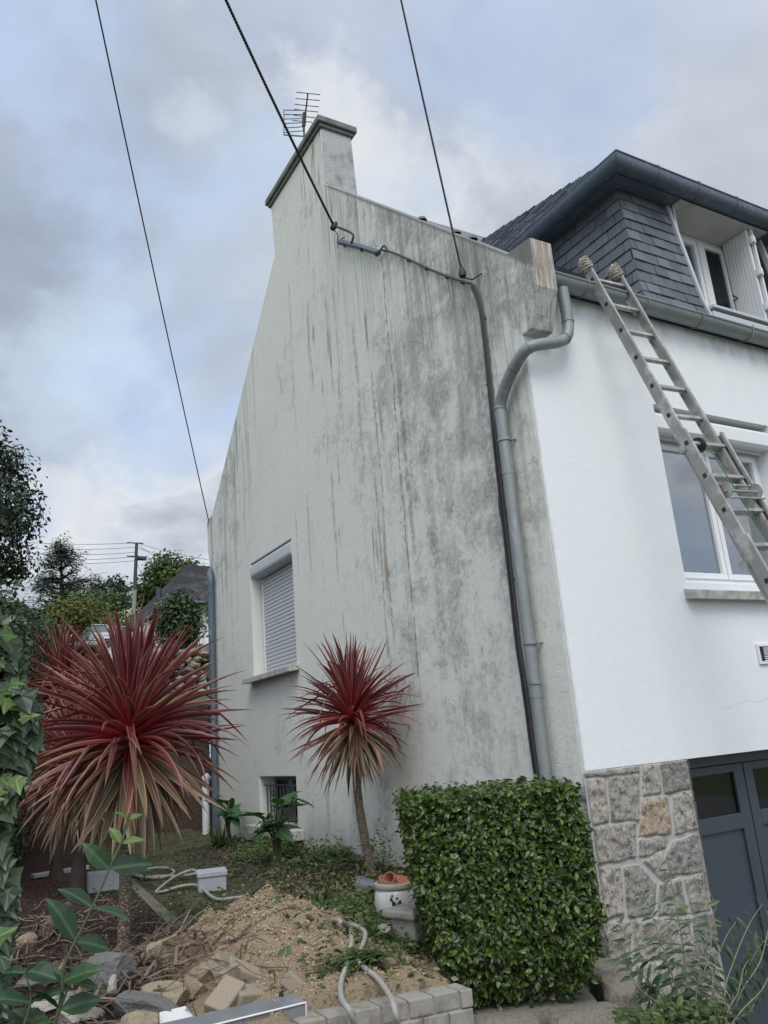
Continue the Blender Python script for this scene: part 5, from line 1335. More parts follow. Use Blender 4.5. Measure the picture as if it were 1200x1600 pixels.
# white-edged slab in the foreground
sl_ = empty('stone_slab', 'grey veined slab with a white painted edge at the bottom of the picture', 'slab', tuple(onZ(400, 1600, -1.06)))
a, b_, c_, d_ = onZ(200, 1611, -1.05), onZ(457, 1552, -1.05), onZ(476, 1564, -1.05), onZ(238, 1622, -1.05)
dn = Vector((0, 0, -.24)); fl = Vector((0.0, -.012, 0))
MB().hexa([v+Vector((0, 0, -.012)) for v in (d_, c_, b_, a)], [d_, c_, b_, a]).build('slab_top', M['marble'], sl_, bevel=.002)
MB().hexa([d_+dn, c_+dn, b_+dn, a+dn], [v+Vector((0, 0, -.0125)) for v in (d_, c_, b_, a)]).build('slab_body', M['marble'], sl_)
e1 = (c_-d_).normalized()*.0; 
MB().tube([d_+Vector((0, -.004, -.006)), c_+Vector((.004, -.004, -.006))], .0045, 4).build('white_edge', M['whitepaint'], sl_)
MB().tube([c_+Vector((.004, -.004, -.006)), c_+Vector((.004, -.004, -.24))], .0045, 4).build('white_edge', M['whitepaint'], sl_)
MB().tube([a+Vector((0, 0, -.004)), d_+Vector((0, 0, -.004))], .003, 4).build('white_edge', M['whitepaint'], sl_)
p = onZ(272, 1590, -1.07); o = MB().hexa([p+Vector(v) for v in ((-.07, -.03, -.004), (.07, -.05, -.004), (.06, .04, .02), (-.05, .05, .016))], [p+Vector(v) for v in ((-.07, -.03, 0), (.07, -.05, 0), (.06, .04, .024), (-.05, .05, .02))]).build('white_board', M['whitepaint'], None); tag(o, 'scrap of white board beside the left end of the slab', 'board')

# log and debris
p0, p1 = G(72, 1468, .05), G(104, 1432, .05)
lg = MB().tube([p0.lerp(p1, i/8)+Vector((0, 0, .008*math.sin(i))) for i in range(9)], [.045, .05, .052, .05, .052, .05, .048, .05, .046], 12).build('log', M['bark'], None, smooth=True); tag(lg, 'short weathered log lying on the mulch at the left', 'log')
# strappy dead leaves over the beds (uncountable litter)
def litter(name, n, fn, L0, L1, w0, mt, seed, curl=.3, dz=.012):
    rs = np.random.RandomState(seed); V = []; F = []; k = 0
    for _ in range(n):
        x, y = fn(rs); z = garden_z(x, y)
        if z < -2: continue
        a = rs.uniform(0, 2*math.pi); L = rs.uniform(L0, L1); w_ = w0*rs.uniform(.6, 1.3); da = rs.normal()*curl; S = 6
        px_, py_ = x, y; pr = None
        for j in range(S+1):
            ww = w_*(1-(j/S)**2)*.5+.0008; zz = max(garden_z(px_, py_), -1.25)+dz+.02*math.sin(j*1.1+a)*rs.rand()+(.06*math.sin(j/S*3.1) if rs.rand() < .1 else 0)
            nx_, ny_ = -math.sin(a), math.cos(a)
            V += [(px_-nx_*ww, py_-ny_*ww, zz), (px_+nx_*ww, py_+ny_*ww, zz+.004)]
            if j < S: F.append((k+2*j, k+2*j+1, k+2*j+3, k+2*j+2))
            px_ += math.cos(a)*L/S; py_ += math.sin(a)*L/S; a += da/S*2
        k += 2*(S+1)
    return tag(np_mesh(name, np.array(V), np.array(F), mt, smooth=True), kind='stuff')
litter('dead_leaf_litter', 260, lambda r: (r.uniform(.35, 1.45), 4.0+3.6*r.rand()**1.4), .15, .6, .009, M['litter'], 1)
litter('dead_leaf_litter', 120, lambda r: (.6+.75*r.rand(), 4.2+1.0*r.rand()), .25, .6, .011, M['litter'], 6, dz=.09, curl=.7)
litter('dead_leaf_litter', 150, lambda r: (r.uniform(2.7, 3.6), 5.2+4*r.rand()), .1, .4, .008, M['litter'], 2)
# weeds: clumps of little leaves (uncountable ground cover)
def weeds(name, n, fn, size, mt, seed, h=.08, tm=LEAF_OVAL):
    rs = np.random.RandomState(seed); P = []
    for _ in range(n):
        x, y, s_ = fn(rs)
        z = garden_z(x, y)
        if z < -2: continue
        P.append((x, y, z+abs(rs.normal())*h*s_))
    P = np.array(P); return leaf_cloud(name, P, np.tile([0, -.3, .8], (len(P), 1)), size, mt, None, tm, rs, up=.3, spread=1.1, kind='stuff')
def clumps(cx, cy, sx, sy, k, seed):
    r = np.random.RandomState(seed); C = [(cx+r.uniform(-1, 1)*sx, cy+r.uniform(-1, 1)*sy, r.uniform(.06, .22), r.uniform(.4, 1.3)) for _ in range(k)]
    def f(rs): c = C[rs.randint(k)]; return c[0]+rs.normal()*c[2], c[1]+rs.normal()*c[2], c[3]
    return f
weeds('bed_weeds', 2300, clumps(3.28, 7.2, .42, 1.7, 34, 1), .038, M['weed'], 11, .06)
weeds('bed_weeds', 1800, clumps(3.45, 8.8, .22, 1.6, 26, 2), .035, M['bush'], 12, .08)
weeds('bed_weeds', 2600, clumps(2.75, 5.15, .38, .55, 22, 3), .042, M['weed'], 13, .05)
weeds('bed_weeds', 1500, clumps(2.55, 4.35, .25, .35, 12, 4), .040, M['weed'], 14, .035)
weeds('path_moss', 900, clumps(2.1, 8.0, .6, 2.2, 50, 5), .028, M['weed'], 15, .03)
weeds('path_moss', 700, clumps(2.0, 6.0, .3, .6, 16, 7), .022, M['weed'], 17, .02)
weeds('bed_weeds', 1500, clumps(2.62, 4.45, .22, .40, 16, 8), .036, M['weed'], 21, .03)
weeds('dry_leaves', 420, lambda r: (2.45+r.normal()*.22, 4.4+r.normal()*.35, .2), .035, M['weed_dry'], 22, .02)
scatter('bed_crumbs', 2500, lambda r: (2.55+r.normal()*.2, 4.5+r.normal()*.45), M['darkbits'], .004, .014, seed=24)
weeds('fallen_leaves', 420, lambda r: (2.15+r.normal()*.35, 4.2+r.normal()*.45, .1), .045, M['weed'], 16, .02)
weeds('dry_leaves', 1100, lambda r: (2.9+r.normal()*.4, 5.6+r.normal()*1.0, .2), .04, M['weed_dry'], 18, .03)
weeds('dry_leaves', 300, lambda r: (2.35+r.normal()*.3, 3.95+r.normal()*.3, .2), .035, M['weed_dry'], 19, .02)

# uprooted grass clump across the hoses
def tuft(name, c, n, L, mt, seed, label, cat, spread=1.0, flat=False, dirn=None, w=.010):
    rs = np.random.RandomState(seed); V = []; F = []; k = 0; S = 6
    for _ in range(n):
        a = rs.uniform(0, 6.283) if dirn is None else dirn+rs.normal()*.35
        el = math.radians(rs.uniform(5, 35) if flat else rs.uniform(35, 85)); l = L*rs.uniform(.5, 1.1)
        p = Vector((c[0]+rs.normal()*.03*spread, c[1]+rs.normal()*.03*spread, c[2])); d_ = Vector((math.cos(a)*math.cos(el), math.sin(a)*math.cos(el), math.sin(el)))
        s_ = d_.cross(Vector((0, 0, 1))).normalized()
        for j in range(S+1):
            ww = w*(1-(j/S)**1.8)*.5+.0006; V += [tuple(p-s_*ww), tuple(p+s_*ww)]
            if j < S: F.append((k+2*j, k+2*j+1, k+2*j+3, k+2*j+2))
            d_ = (d_+Vector((0, 0, -.16))).normalized(); p = p+d_*(l/S)
        k += 2*(S+1)
    o = np_mesh(name, np.array(V)-np.array(c), np.array(F), mt, smooth=True); o.location = c; return tag(o, label, cat)
c_ = G(590, 1512, .05); tuft('grass_clump', c_, 90, .34, M['weed'], 3, 'pulled-up clump of green grass blades lying over the two hoses', 'grass clump', flat=True, dirn=math.radians(172), w=.012)
c_ = G(505, 1420, .01); tuft('fern_tuft', c_, 60, .16, M['weed'], 4, 'bright green tuft growing beside the top of the soil heap', 'plant', w=.018)
c_ = G(470, 1555, .0); 
rs = np.random.RandomState(4)
o = leaf_cloud('cut_leaf_bunch', np.array([tuple(G(548, 1520, .03)+Vector((rs.normal()*.10, rs.normal()*.05, abs(rs.normal())*.03))) for _ in range(150)]), np.tile([0, -.2, 1.], (150, 1)), .04, M['weed'], None, LEAF_OVAL, rs, kind='stuff')

# arum plants under the gable
def arum(name, px_, py_, label, n, H, seed, dirs=None):
    p = G(px_, py_); rr = random.Random(seed); n = int(n*1.6); r_ = empty(name, label, 'plant', tuple(p), 'broad-leaved plants under the gable')
    for i in range(n):
        a = rr.uniform(0, 6.28); h = H*rr.uniform(.55, 1.1); lean = rr.uniform(.10, .38)*h
        tip = p+Vector((math.cos(a)*lean, math.sin(a)*lean, h)); mid = p+Vector((math.cos(a)*lean*.3, math.sin(a)*lean*.3, h*.6))
        MB().tube(smooth_path([p+Vector((rr.gauss(0, .02), rr.gauss(0, .02), -.02)), mid, tip], 4), .007, 6).build('stalk', M['stem_green'], r_, smooth=True)
        d_ = Vector((math.cos(a)*.9, math.sin(a)*.9, rr.uniform(-.5, .5))).normalized(); L = H*rr.uniform(.32, .5)
        T = np.array([(0, 0, 0), (.18, -.16, .02), (.30, .08, .05), (.24, .40, .04), (.12, .75, -.02), (0, 1, -.12), (-.12, .75, -.02), (-.24, .40, .04), (-.30, .08, .05), (-.18, -.16, .02), (0, .35, -.03), (0, .7, -.05)])
        Fq = np.array([(0, 1, 2), (0, 2, 10), (2, 3, 10), (3, 4, 11), (3, 11, 10), (4, 5, 11), (5, 6, 11), (6, 7, 11), (7, 10, 11), (7, 8, 10), (8, 0, 10), (8, 9, 0)])
        D = np.array(d_); Nn = unit(np.array([0, 0, 1.])+np.random.RandomState(seed*10+i).normal(size=3)*.3); A = unit(np.cross(D, Nn)); Nn = np.cross(A, D)
        Vv, Ff = instances(T, Fq, np.array([tip]), A[None]*L, D[None]*L, Nn[None]*L)
        np_mesh('leaf', Vv, Ff, M['lily'], r_, uv=np.stack([T[:, 0]+.5, T[:, 1]], 1), smooth=True)
arum('arum_plant', 432, 1352, 'tall broad-leaved arum in front of the basement window sill', 14, .56, 3)
arum('arum_plant', 357, 1318, 'broad-leaved arum by the far drainpipes', 10, .5, 5)
c_ = G(345, 1325, 0); tuft('fern_tuft', c_, 70, .38, M['weed'], 8, 'feathery green tuft between the drainpipe and the arum', 'plant', w=.02)
c_ = G(602, 1362, 0); 
o = leaf_cloud('wall_weed', np.array([tuple(c_+Vector((rs.normal()*.08, .1+rs.normal()*.05, abs(rs.normal())*.16))) for _ in range(300)]), np.tile([0, -.5, .8], (300, 1)), .03, M['bush'], None, LEAF_OVAL, rs, kind='stuff')

# glazed urn holding terracotta pots
p = G(619, 1436)+Vector((.02, 0, -.085)); ur = empty('glazed_urn', 'white glazed urn with a cream rim and dark blossom decoration beside the hedge', 'urn', tuple(p))
S_ = .86
MB().lathe([(.10*S_, 0), (.13*S_, .02), (.165*S_, .10), (.175*S_, .19), (.165*S_, .25), (.15*S_, .275), (.14*S_, .28)], p, 32).build('urn_body', M['glaze'], ur, smooth=True)
MB().lathe([(.135*S_, .272), (.166*S_, .276), (.172*S_, .290), (.166*S_, .305), (.145*S_, .308), (.137*S_, .29)], p, 32).build('urn_rim', M['rimglaze'], ur, smooth=True)
for k, (a, zz, r) in enumerate([(-2.25, .20, .016), (-2.12, .175, .018), (-2.22, .15, .015), (-2.0, .20, .017), (-1.92, .17, .016), (-2.05, .135, .017), (-1.9, .13, .012), (-2.35, .225, .011), (-2.3, .245, .008), (-2.1, .23, .008)]):
    R0 = .176*S_; R0 = R0*(1-.9*abs(zz-.19)**1.5*3)
    mb = MB(); cc = p+Vector((math.cos(a)*R0, math.sin(a)*R0, zz)); tx = Vector((-math.sin(a), math.cos(a), 0)); n_ = Vector((math.cos(a), math.sin(a), 0))
    pts = [cc+n_*.003+tx*(r*.8*math.cos(t)*(1+.25*math.cos(3*t+k)))+Vector((0, 0, r*math.sin(t)*(1+.25*math.cos(3*t+k)))) for t in [i/14*6.283 for i in range(14)]]
    mb.add([cc+n_*.004]+pts, [(0, i+1, (i+1) % 14+1) for i in range(14)]); mb.build('blossom_mark', M['black'], ur, recalc=False)
tp_ = p+Vector((0, 0, .287)); Rt = Matrix.Rotation(.12, 3, 'X') @ Matrix.Rotation(.1, 3, 'Y')
o = MB().lathe([(.07, -.06), (.08, -.055), (.100, .005), (.118, .008), (.118, .034), (.108, .034), (.098, .0), (.08, -.045), (.001, -.045)], tp_, 30, Rt).build('terracotta_pot', M['terra'], None, smooth=True); tag(o, 'wide terracotta pot sunk into the mouth of the white urn', 'flower pot', 'terracotta pots')
Rt = Matrix.Rotation(-.3, 3, 'Y') @ Matrix.Rotation(1.25, 3, 'X')
o = MB().lathe([(.022, -.04), (.026, -.035), (.038, .024), (.044, .026), (.044, .042), (.038, .042), (.032, .015), (.022, -.03), (.001, -.03)], tp_+Vector((-.025, .01, .022)), 24, Matrix.Rotation(.5, 3, 'Z') @ Matrix.Rotation(-1.0, 3, 'Y')).build('terracotta_pot', M['terra'], None, smooth=True); tag(o, 'small terracotta pot tipped over inside the wide one', 'flower pot', 'terracotta pots')
p = G(582, 1400); o = MB().lathe([(.045, -.09), (.052, -.085), (.066, .06), (.072, .062), (.072, .085), (.064, .085), (.056, .0), (.046, -.07), (.001, -.07)], p+Vector((-.02, 0, .06)), 24, Matrix.Rotation(2.2, 3, 'Z') @ Matrix.Rotation(1.45, 3, 'Y')).build('plastic_pot', M['plasgrey'], None, smooth=True); tag(o, 'grey plastic pot lying on its side by the leaning trunk', 'flower pot')
# low stone pillar with a slab cap
p = onZ(648, 1478, -1.1); pl = empty('garden_pillar', 'squat stone pillar with an overhanging slab cap between urn and hedge', 'pillar', tuple(p))
rb(p, .09, .09, -1.2, -.945, .3).build('pillar_shaft', M['rock_c'], pl, bevel=.015)
rb(p, .125, .12, -.944, -.90, .3).build('pillar_cap', M['concrete'], pl, bevel=.012)

# white hooded drain pipe at the back
p = onY(322, 1292, 11.75); pv = empty('vent_pipe', 'short white hooded plastic pipe beside the far downpipe', 'pipe', tuple(p))
t_ = onY(320, 1222, 11.75)
MB().tube([p+Vector((0, 0, -.15)), Vector((p.x, p.y, t_.z))], .052, 14).build('pipe_shaft', M['pvc'], pv, smooth=True)
MB().tube([Vector((p.x, p.y, t_.z)), Vector((p.x+.01, p.y, t_.z+.05)), Vector((p.x+.05, p.y-.02, t_.z+.085))], [.058, .062, .05], 14).build('pipe_hood', M['pvc_grey'], pv, smooth=True)
MB().tube([Vector((p.x, p.y, t_.z-.02)), Vector((p.x, p.y, t_.z+.005))], .060, 14).build('collar', M['pvc_grey'], pv, smooth=True)

# concrete-brick edging wall at the bottom
ew = empty('edging_wall', 'low retaining edge of pale concrete bricks above the drive', 'wall', (1.85, 3.55, -2.0))
def edge_pt(t, off=0):      # along the brick wall
    x = 1.25+t*1.02; return Vector((x, 3.66-(x-1.45)*.17-.11+off, 0))
def ebr(t0, t1, z0, z1, off=0, jit=0):
    a, b_ = edge_pt(t0, off), edge_pt(t1, off)
    return MB().hexa([(a.x, a.y, z0), (b_.x, b_.y, z0), (b_.x, b_.y+.13, z0), (a.x, a.y+.13, z0)], [(a.x, a.y, z1), (b_.x, b_.y, z1), (b_.x, b_.y+.13, z1), (a.x, a.y+.13, z1)])
rr = random.Random(5)
for r_ in range(7):
    z1 = -1.105-r_*.078; t = .22-(r_ % 2)*.06
    while t < .99:
        t1 = min(t+.118, 1.0); ebr(max(t, .2)+.003, t1-.003, z1-.073, z1, rr.uniform(-.006, .006)).build('brick', M['concrete'], ew, bevel=.006); t += .12
a, b_ = edge_pt(0, .012), edge_pt(1, .012); MB().hexa([(a.x, a.y, -2.4), (b_.x-.01, b_.y, -2.4), (b_.x-.01, b_.y+.11, -2.4), (a.x, a.y+.11, -2.4)], [(a.x, a.y, -1.12), (b_.x-.01, b_.y, -1.12), (b_.x-.01, b_.y+.11, -1.12), (a.x, a.y+.11, -1.12)]).build('mortar_core', M['concrete'], ew)
# rough stone base under the hedge
sb = empty('stone_planter', 'rough lichen-covered stone plinth carrying the hedge block', 'planter', (2.7, 3.4, -2.2))
M['lichen'] = stone_material('lichen_stone', (.20, .185, .145), (.33, .31, .25), (.07, .07, .055), .8, 20, .035, False)
def slabstone(c, half, seed, ang):
    V, F = blob(None, (1, 1, 1), seed, 4, .16, 1.6); R_ = Matrix.Rotation(ang, 3, 'Z'); mb = MB(); W = []
    for v in V:
        q = Vector((math.copysign(min(abs(v.x)**.45, 1.15), v.x)*half[0], math.copysign(min(abs(v.y)**.5, 1.15), v.y)*half[1], math.copysign(min(abs(v.z)**.45, 1.1), v.z)*half[2]))
        q += Vector(tuple(mn.noise_vector(q*9+Vector((seed, 0, 0)))))*.018
        q += Vector(tuple(mn.noise_vector(q*30+Vector((seed, 5, 0)))))*.007; W.append(Vector(c)+(R_ @ q))
    mb.add(W, F); return mb.build('stone', M['lichen'], sb, smooth=True)
HB = HC-hy_*HD
for k, (u, hw, z, hh, off) in enumerate([(-.42, .17, -1.46, .13, .0), (-.05, .20, -1.48, .14, -.01), (.36, .21, -1.47, .13, .0), (-.30, .24, -1.74, .13, -.02), (.20, .25, -1.77, .13, -.01), (.52, .12, -1.75, .12, 0), (-.2, .3, -2.05, .14, -.01), (.3, .3, -2.06, .14, .0), (-.2, .3, -2.35, .14, -.01), (.3, .3, -2.36, .14, .0)]):
    c_ = HB+hx_*u-hy_*(off+.0); slabstone((c_.x, c_.y, z), (hw, .14, hh), 20+k, HA)
c_ = HC+hx_*.02; cc = [HC+hx_*a*HW*.92+hy_*b*HD*.9 for a, b in ((-1, -1), (1, -1), (1, 1), (-1, 1))]
MB().hexa([(q.x, q.y, -2.5) for q in cc], [(q.x, q.y, -1.34) for q in cc]).build('core', M['lichen'], sb)
for k, (u, v, hw, z) in enumerate([(.58, -.1, .09, -1.40), (.60, .2, .1, -1.42), (.60, .05, .12, -1.72), (.60, -.05, .12, -2.05), (.6, .2, .12, -2.3)]):
    c_ = HC+hx_*u+hy_*v; slabstone((c_.x, c_.y, z), (hw, .18, .13), 40+k, HA)
for k, (px_, py_, s_) in enumerate([(745, 1478, .07), (762, 1525, .10)]):
    c_ = HC-hx_*(HW-.02+.03*k)-hy_*(HD*.6-.3*k); slabstone((c_.x-.04, c_.y-.05, -1.25-.02*k), (s_, .06, .08), 60+k, .4)

# ------------------------------------------------------------------ BACKGROUND
def crown(name, blobs, n, size, m, parent, seed, tm=DIAM, shell=.75, up=.4, clump=9, freq=1.2):
    """leafy mass: many small clumps over lumpy ellipsoids; blobs = (centre, radii)"""
    rs = np.random.RandomState(seed); vol = np.array([b[1][0]*b[1][1]+b[1][0]*b[1][2] for b in blobs]); pr = vol/vol.sum(); P = []; N = []
    nc = max(1, n//clump)
    for _ in range(nc):
        b = blobs[rs.choice(len(blobs), p=pr)]; d_ = unit(rs.normal(size=3)); rr = (shell+(1-shell)*rs.rand()) if rs.rand() < .85 else rs.uniform(.3, shell)
        bump_ = 1+.28*mn.noise(Vector(d_*freq*1.7)+Vector((seed, b[0][0], 0)))+.14*mn.noise(Vector(d_*freq*4)+Vector((seed, 0, 4)))
        c_ = np.array(b[0])+d_*np.array(b[1])*rr*bump_; sp = size*1.9
        for _ in range(clump): P.append(c_+rs.normal(size=3)*sp*.6); N.append(d_+np.array([0, 0, .2]))
    return leaf_cloud(name, np.array(P), np.array(N), size, m, parent, tm, rs, up=up, spread=1.0)
def tree(name, label, base, trunk_top, r0, blobs, n, size, mt, seed, cat='tree', bark='bark_dark', limbs=5, group=None, **kw):
    base = Vector(base); t = empty(name, label, cat, tuple(base), group); rr = random.Random(seed); mb = MB(); tt = Vector(trunk_top)
    mb.tube([base.lerp(tt, i/6)+Vector((rr.gauss(0, r0*.25), rr.gauss(0, r0*.25), 0)) for i in range(7)], [r0*(1.25-.8*i/6) for i in range(7)], 10)
    for k in range(limbs):
        b = blobs[k % len(blobs)]; s_ = base.lerp(tt, rr.uniform(.45, .95)); e = Vector(b[0])+Vector((rr.gauss(0, .3)*b[1][0], rr.gauss(0, .3)*b[1][1], rr.uniform(-.1, .5)*b[1][2]))
        mb.tube([s_, s_.lerp(e, .5)+Vector((0, 0, .08*(e-s_).length)), e], [r0*.45, r0*.28, r0*.1], 6)
    mb.build('trunk', M[bark], t, smooth=True); crown('crown', blobs, n, size, mt, t, seed, **kw); return t
def B(px_, py_, Y, rx, rz, ry=None):      # a blob seen at this pixel at depth Y, radii in metres
    p = onY(px_, py_, Y); return ((p.x, p.y, p.z), (rx, ry or rx, rz))
Yt = 10.5
p = onY(-60, 1000, Yt)
tree('evergreen_tree', 'dark glossy evergreen tree rising above the hedge at the left edge', (p.x, p.y, .2), (onY(-70, 800, Yt).x, Yt, 3.0), .14,
     [B(-60, 800, Yt, .85, .85), B(-10, 770, Yt, .42, .50), B(0, 730, Yt, .30, .32), B(18, 805, Yt, .28, .30), B(-30, 870, Yt, .5, .35), B(10, 890, Yt, .30, .16), B(-60, 700, Yt, .5, .3)], 9000, .07, M['darktree'], 61, tm=LEAF_OVAL)
# clipped tall hedge receding along the garden's left side
hb_ = empty('tall_hedge', 'tall dark laurel hedge receding along the left side of the garden', 'hedge', (1.0, 10, -1.1))
rs = np.random.RandomState(7); P_ = []; N_ = []
for _ in range(17000):
    t = rs.rand()**.8; Y = 8.4+9.5*t; X = .78+1.68*t+.0; top = 1.62+1.35*t
    if rs.rand() < .72:
        z = -1.0+(top+1.0)*rs.rand(); x = X-.0+.12*mn.noise(Vector((Y*1.1, z*1.3, 0)))+.10*math.sin(z*2)-abs(rs.normal())*.06-.25*max(0, z-top+.5)**2; nn = (1, -.3, 0)
    else:
        x = X-.1-1.3*rs.rand(); z = top+.10*mn.noise(Vector((x*2, Y*1.5, 3)))-abs(rs.normal())*.05+.25*(X-x)*.5; nn = (.2, -.2, 1)
    P_.append((x, Y, z)); N_.append(nn)
for _ in range(3500):
    x = .78-1.6*rs.rand(); z = -1.0+2.8*rs.rand(); P_.append((x, 8.4+abs(rs.normal())*.05-.1*mn.noise(Vector((x*2, z*2, 1))), z)); N_.append((0, -1, 0))
leaf_cloud('foliage', np.array(P_), np.array(N_), .062, M['laurel'], hb_, LEAF_OVAL, rs, up=.5, spread=.9)
MB().hexa([(-.9, 8.6, -1.3), (.62, 8.6, -1.3), (2.28, 17.7, -1.3), (.7, 17.7, -1.3)], [(-.9, 8.6, 1.45), (.55, 8.6, 1.45), (2.2, 17.7, 2.75), (.7, 17.7, 2.75)]).build('inner_twigs', M['bark_dark'], hb_)
# cedar
Yc = 58
def cedar():
    p0 = onY(92, 985, Yc); tp_ = onY(96, 858, Yc); t = empty('cedar_tree', 'tall layered blue-green cedar against the sky', 'tree', (p0.x, p0.y, 5)); mb = MB()
    mb.tube([Vector((p0.x, Yc, 5)), Vector((p0.x+.1, Yc, p0.z+2)), tp_], [.24, .16, .04], 8); rs = np.random.RandomState(3); P_ = []
    rr = random.Random(3)
    tiers = [(857, 7, 8), (866, 14, 16), (876, 22, 20), (886, 30, 26), (897, 34, 36), (906, 36, 58), (915, 50, 40), (925, 48, 34), (936, 44, 38), (948, 44, 36), (960, 40, 40)]
    for py_, wl, wr in tiers:
        for side, w_ in ((-1, wl), (1, wr)):
            for k in range(3):
                w2 = w_*rr.uniform(.5, 1.12) if k else w_*rr.uniform(.8, 1.05); dpt = rr.uniform(-2.2, 2.2); py_ = py_+rr.uniform(-2.5, 2.5); a = onY(95, py_+6, Yc); b = onY(95+side*w2, py_+rr.uniform(-4, 3)-(w2*.10 if side > 0 else 0), Yc)+Vector((0, dpt, 0))
                mb.tube([a, a.lerp(b, .6)+Vector((0, 0, .12)), b], [.06, .04, .015], 5)
                for _ in range(70):
                    f_ = rr.random()**.6; q = a.lerp(b, f_); P_.append((q.x+rs.normal()*.26, q.y+rs.normal()*.5, q.z+.12+rs.normal()*.19))
    mb.build('trunk', M['bark_dark'], t, smooth=True)
    P_ = np.array(P_); leaf_cloud('crown', P_, np.tile([0, -.4, 1.], (len(P_), 1)), .36, M['cedar'], t, LEAF_NARROW, rs, up=.9, spread=.8)
cedar()
def simple_tree(px_, py_, Y, rpx, rpy, n, size, mt, seed, name, label, extra=(), **kw):
    s_ = Y/FPX*1.16; p = onY(px_, py_, Y); rx, rz = rpx*s_, rpy*s_
    rr = random.Random(seed); bl = [((p.x, p.y, p.z), (rx, rx, rz))]
    for k in range(7):
        a = rr.uniform(0, 6.28); bl.append(((p.x+math.cos(a)*rx*.7, p.y+math.sin(a)*rx*.5, p.z+rr.uniform(-.5, .75)*rz), (rx*rr.uniform(.3, .5),)*2+(rz*rr.uniform(.25, .45),)))
    return tree(name, label, (p.x, p.y, hill_z(Y)-.1), (p.x, p.y, p.z), max(.04, rx*.06), bl+list(extra), n, size, mt, seed, **kw)
grp = 'trees and bushes up the slope'
simple_tree(165, 935, 50, 26, 20, 2600, .24, M['cedar'], 71, 'loose_tree', 'loose grey-green tree between the cedar and the utility pole', group=grp)
simple_tree(272, 905, 44, 34, 26, 5000, .22, M['bush'], 72, 'leafy_tree', 'leafy green tree behind the roof of the neighbouring house', group=grp)
simple_tree(238, 935, 46, 26, 22, 3200, .22, M['bush'], 73, 'leafy_tree', 'lower leafy tree just right of the utility pole', group=grp)
simple_tree(292, 905, 50, 24, 22, 2400, .22, M['darktree'], 79, 'leafy_tree', 'darker tree top rising over the neighbouring roof ridge', group=grp)
simple_tree(150, 955, 46, 34, 18, 3200, .2, M['bush'], 74, 'round_shrub', 'broad green shrub below the loose tree', cat='shrub', group=grp)
simple_tree(105, 968, 36, 26, 24, 3200, .16, M['bush_y'], 75, 'yellowing_shrub', 'yellowish shrub at the end of the tall hedge', cat='shrub', group=grp)
simple_tree(134, 965, 40, 24, 20, 2600, .17, M['bush'], 76, 'round_shrub', 'olive shrub between the yellowish shrub and the utility pole', cat='shrub', group=grp)
simple_tree(196, 978, 39, 34, 15, 3400, .15, M['bush_y'], 77, 'clipped_shrub', 'low rounded yellow-green shrub behind the parked cars', cat='shrub', group=grp)
simple_tree(222, 985, 38, 18, 14, 1800, .15, M['darktree'], 80, 'clipped_shrub', 'dark rounded shrub right of the cars by the white house', cat='shrub', group=grp)
simple_tree(278, 973, 22, 26, 36, 6500, .11, M['laurel'], 78, 'round_shrub', 'big dark round shrub in front of the neighbouring white house', cat='shrub', group=grp, tm=LEAF_OVAL)
simple_tree(330, 955, 19.5, 9, 22, 260, .09, M['bush'], 85, 'sparse_shrub', 'sparse wispy shrub between the dark round shrub and the gable', cat='shrub', group=grp)
# far woodland line
rs = np.random.RandomState(12); P_ = []
for _ in range(9000):
    x = rs.uniform(-60, 90); P_.append((x, 88+rs.normal()*3+abs(x-10)*.1, 6+rs.rand()**.7*(5.0+2.5*mn.noise(Vector((x*.09, 0, 0)))+1.5*mn.noise(Vector((x*.35, 0, 2))))))
tag(leaf_cloud('far_woodland', np.array(P_), np.tile([0, -1., .4], (len(P_), 1)), .9, M['cedar'], None, DIAM, rs, spread=1.2), kind='stuff')
# distant grey roof seen beside the cedar
p = onY(135, 935, 75); fb = empty('distant_building', 'distant building with a grey sloping roof beside the cedar', 'building', (p.x, 75, 5)); 
MB().box(p.x-1.8, p.x+3.6, 75, 83, 5, p.z).build('wall', M['white'], fb); MB().prism([(74.6, p.z), (79, p.z+1.3), (83.4, p.z)], p.x-2.2, p.x+4, 'x').build('roof', M['slate_side'], fb)

# neighbouring white house
nh = empty('neighbouring_house', 'neighbouring white house with a dark mottled slate roof', 'house', (9.5, 27, 3.4))
def nb(px_, py_, Y=26): return onY(px_, py_, Y)
eL, rg_, eR = nb(229, 962), nb(303, 879), nb(331, 936)
M['oldslate'] = simple('lichened_slate', (.035, .035, .038), .95, var=.45, scale=3, bumps=.6, bscale=18, bdist=.02, dirt=(.13, .13, .12), dirtamt=.5, spec=.15)
x0 = eL.x; ze = 5.02; zr = rg_.z
WL, WF = 6.55, 26.3
MB().prism([(6.22, 2.5), (18, 2.5), (18, ze-.05), (8, ze-.12), (6.22, 4.32)], WF, WF+7, 'y').build('wall', M['white'], nh)
MB().box(6.2, 18.03, WF-.04, WF-.001, 2.5, 3.55).build('plinth', M['cap'], nh)
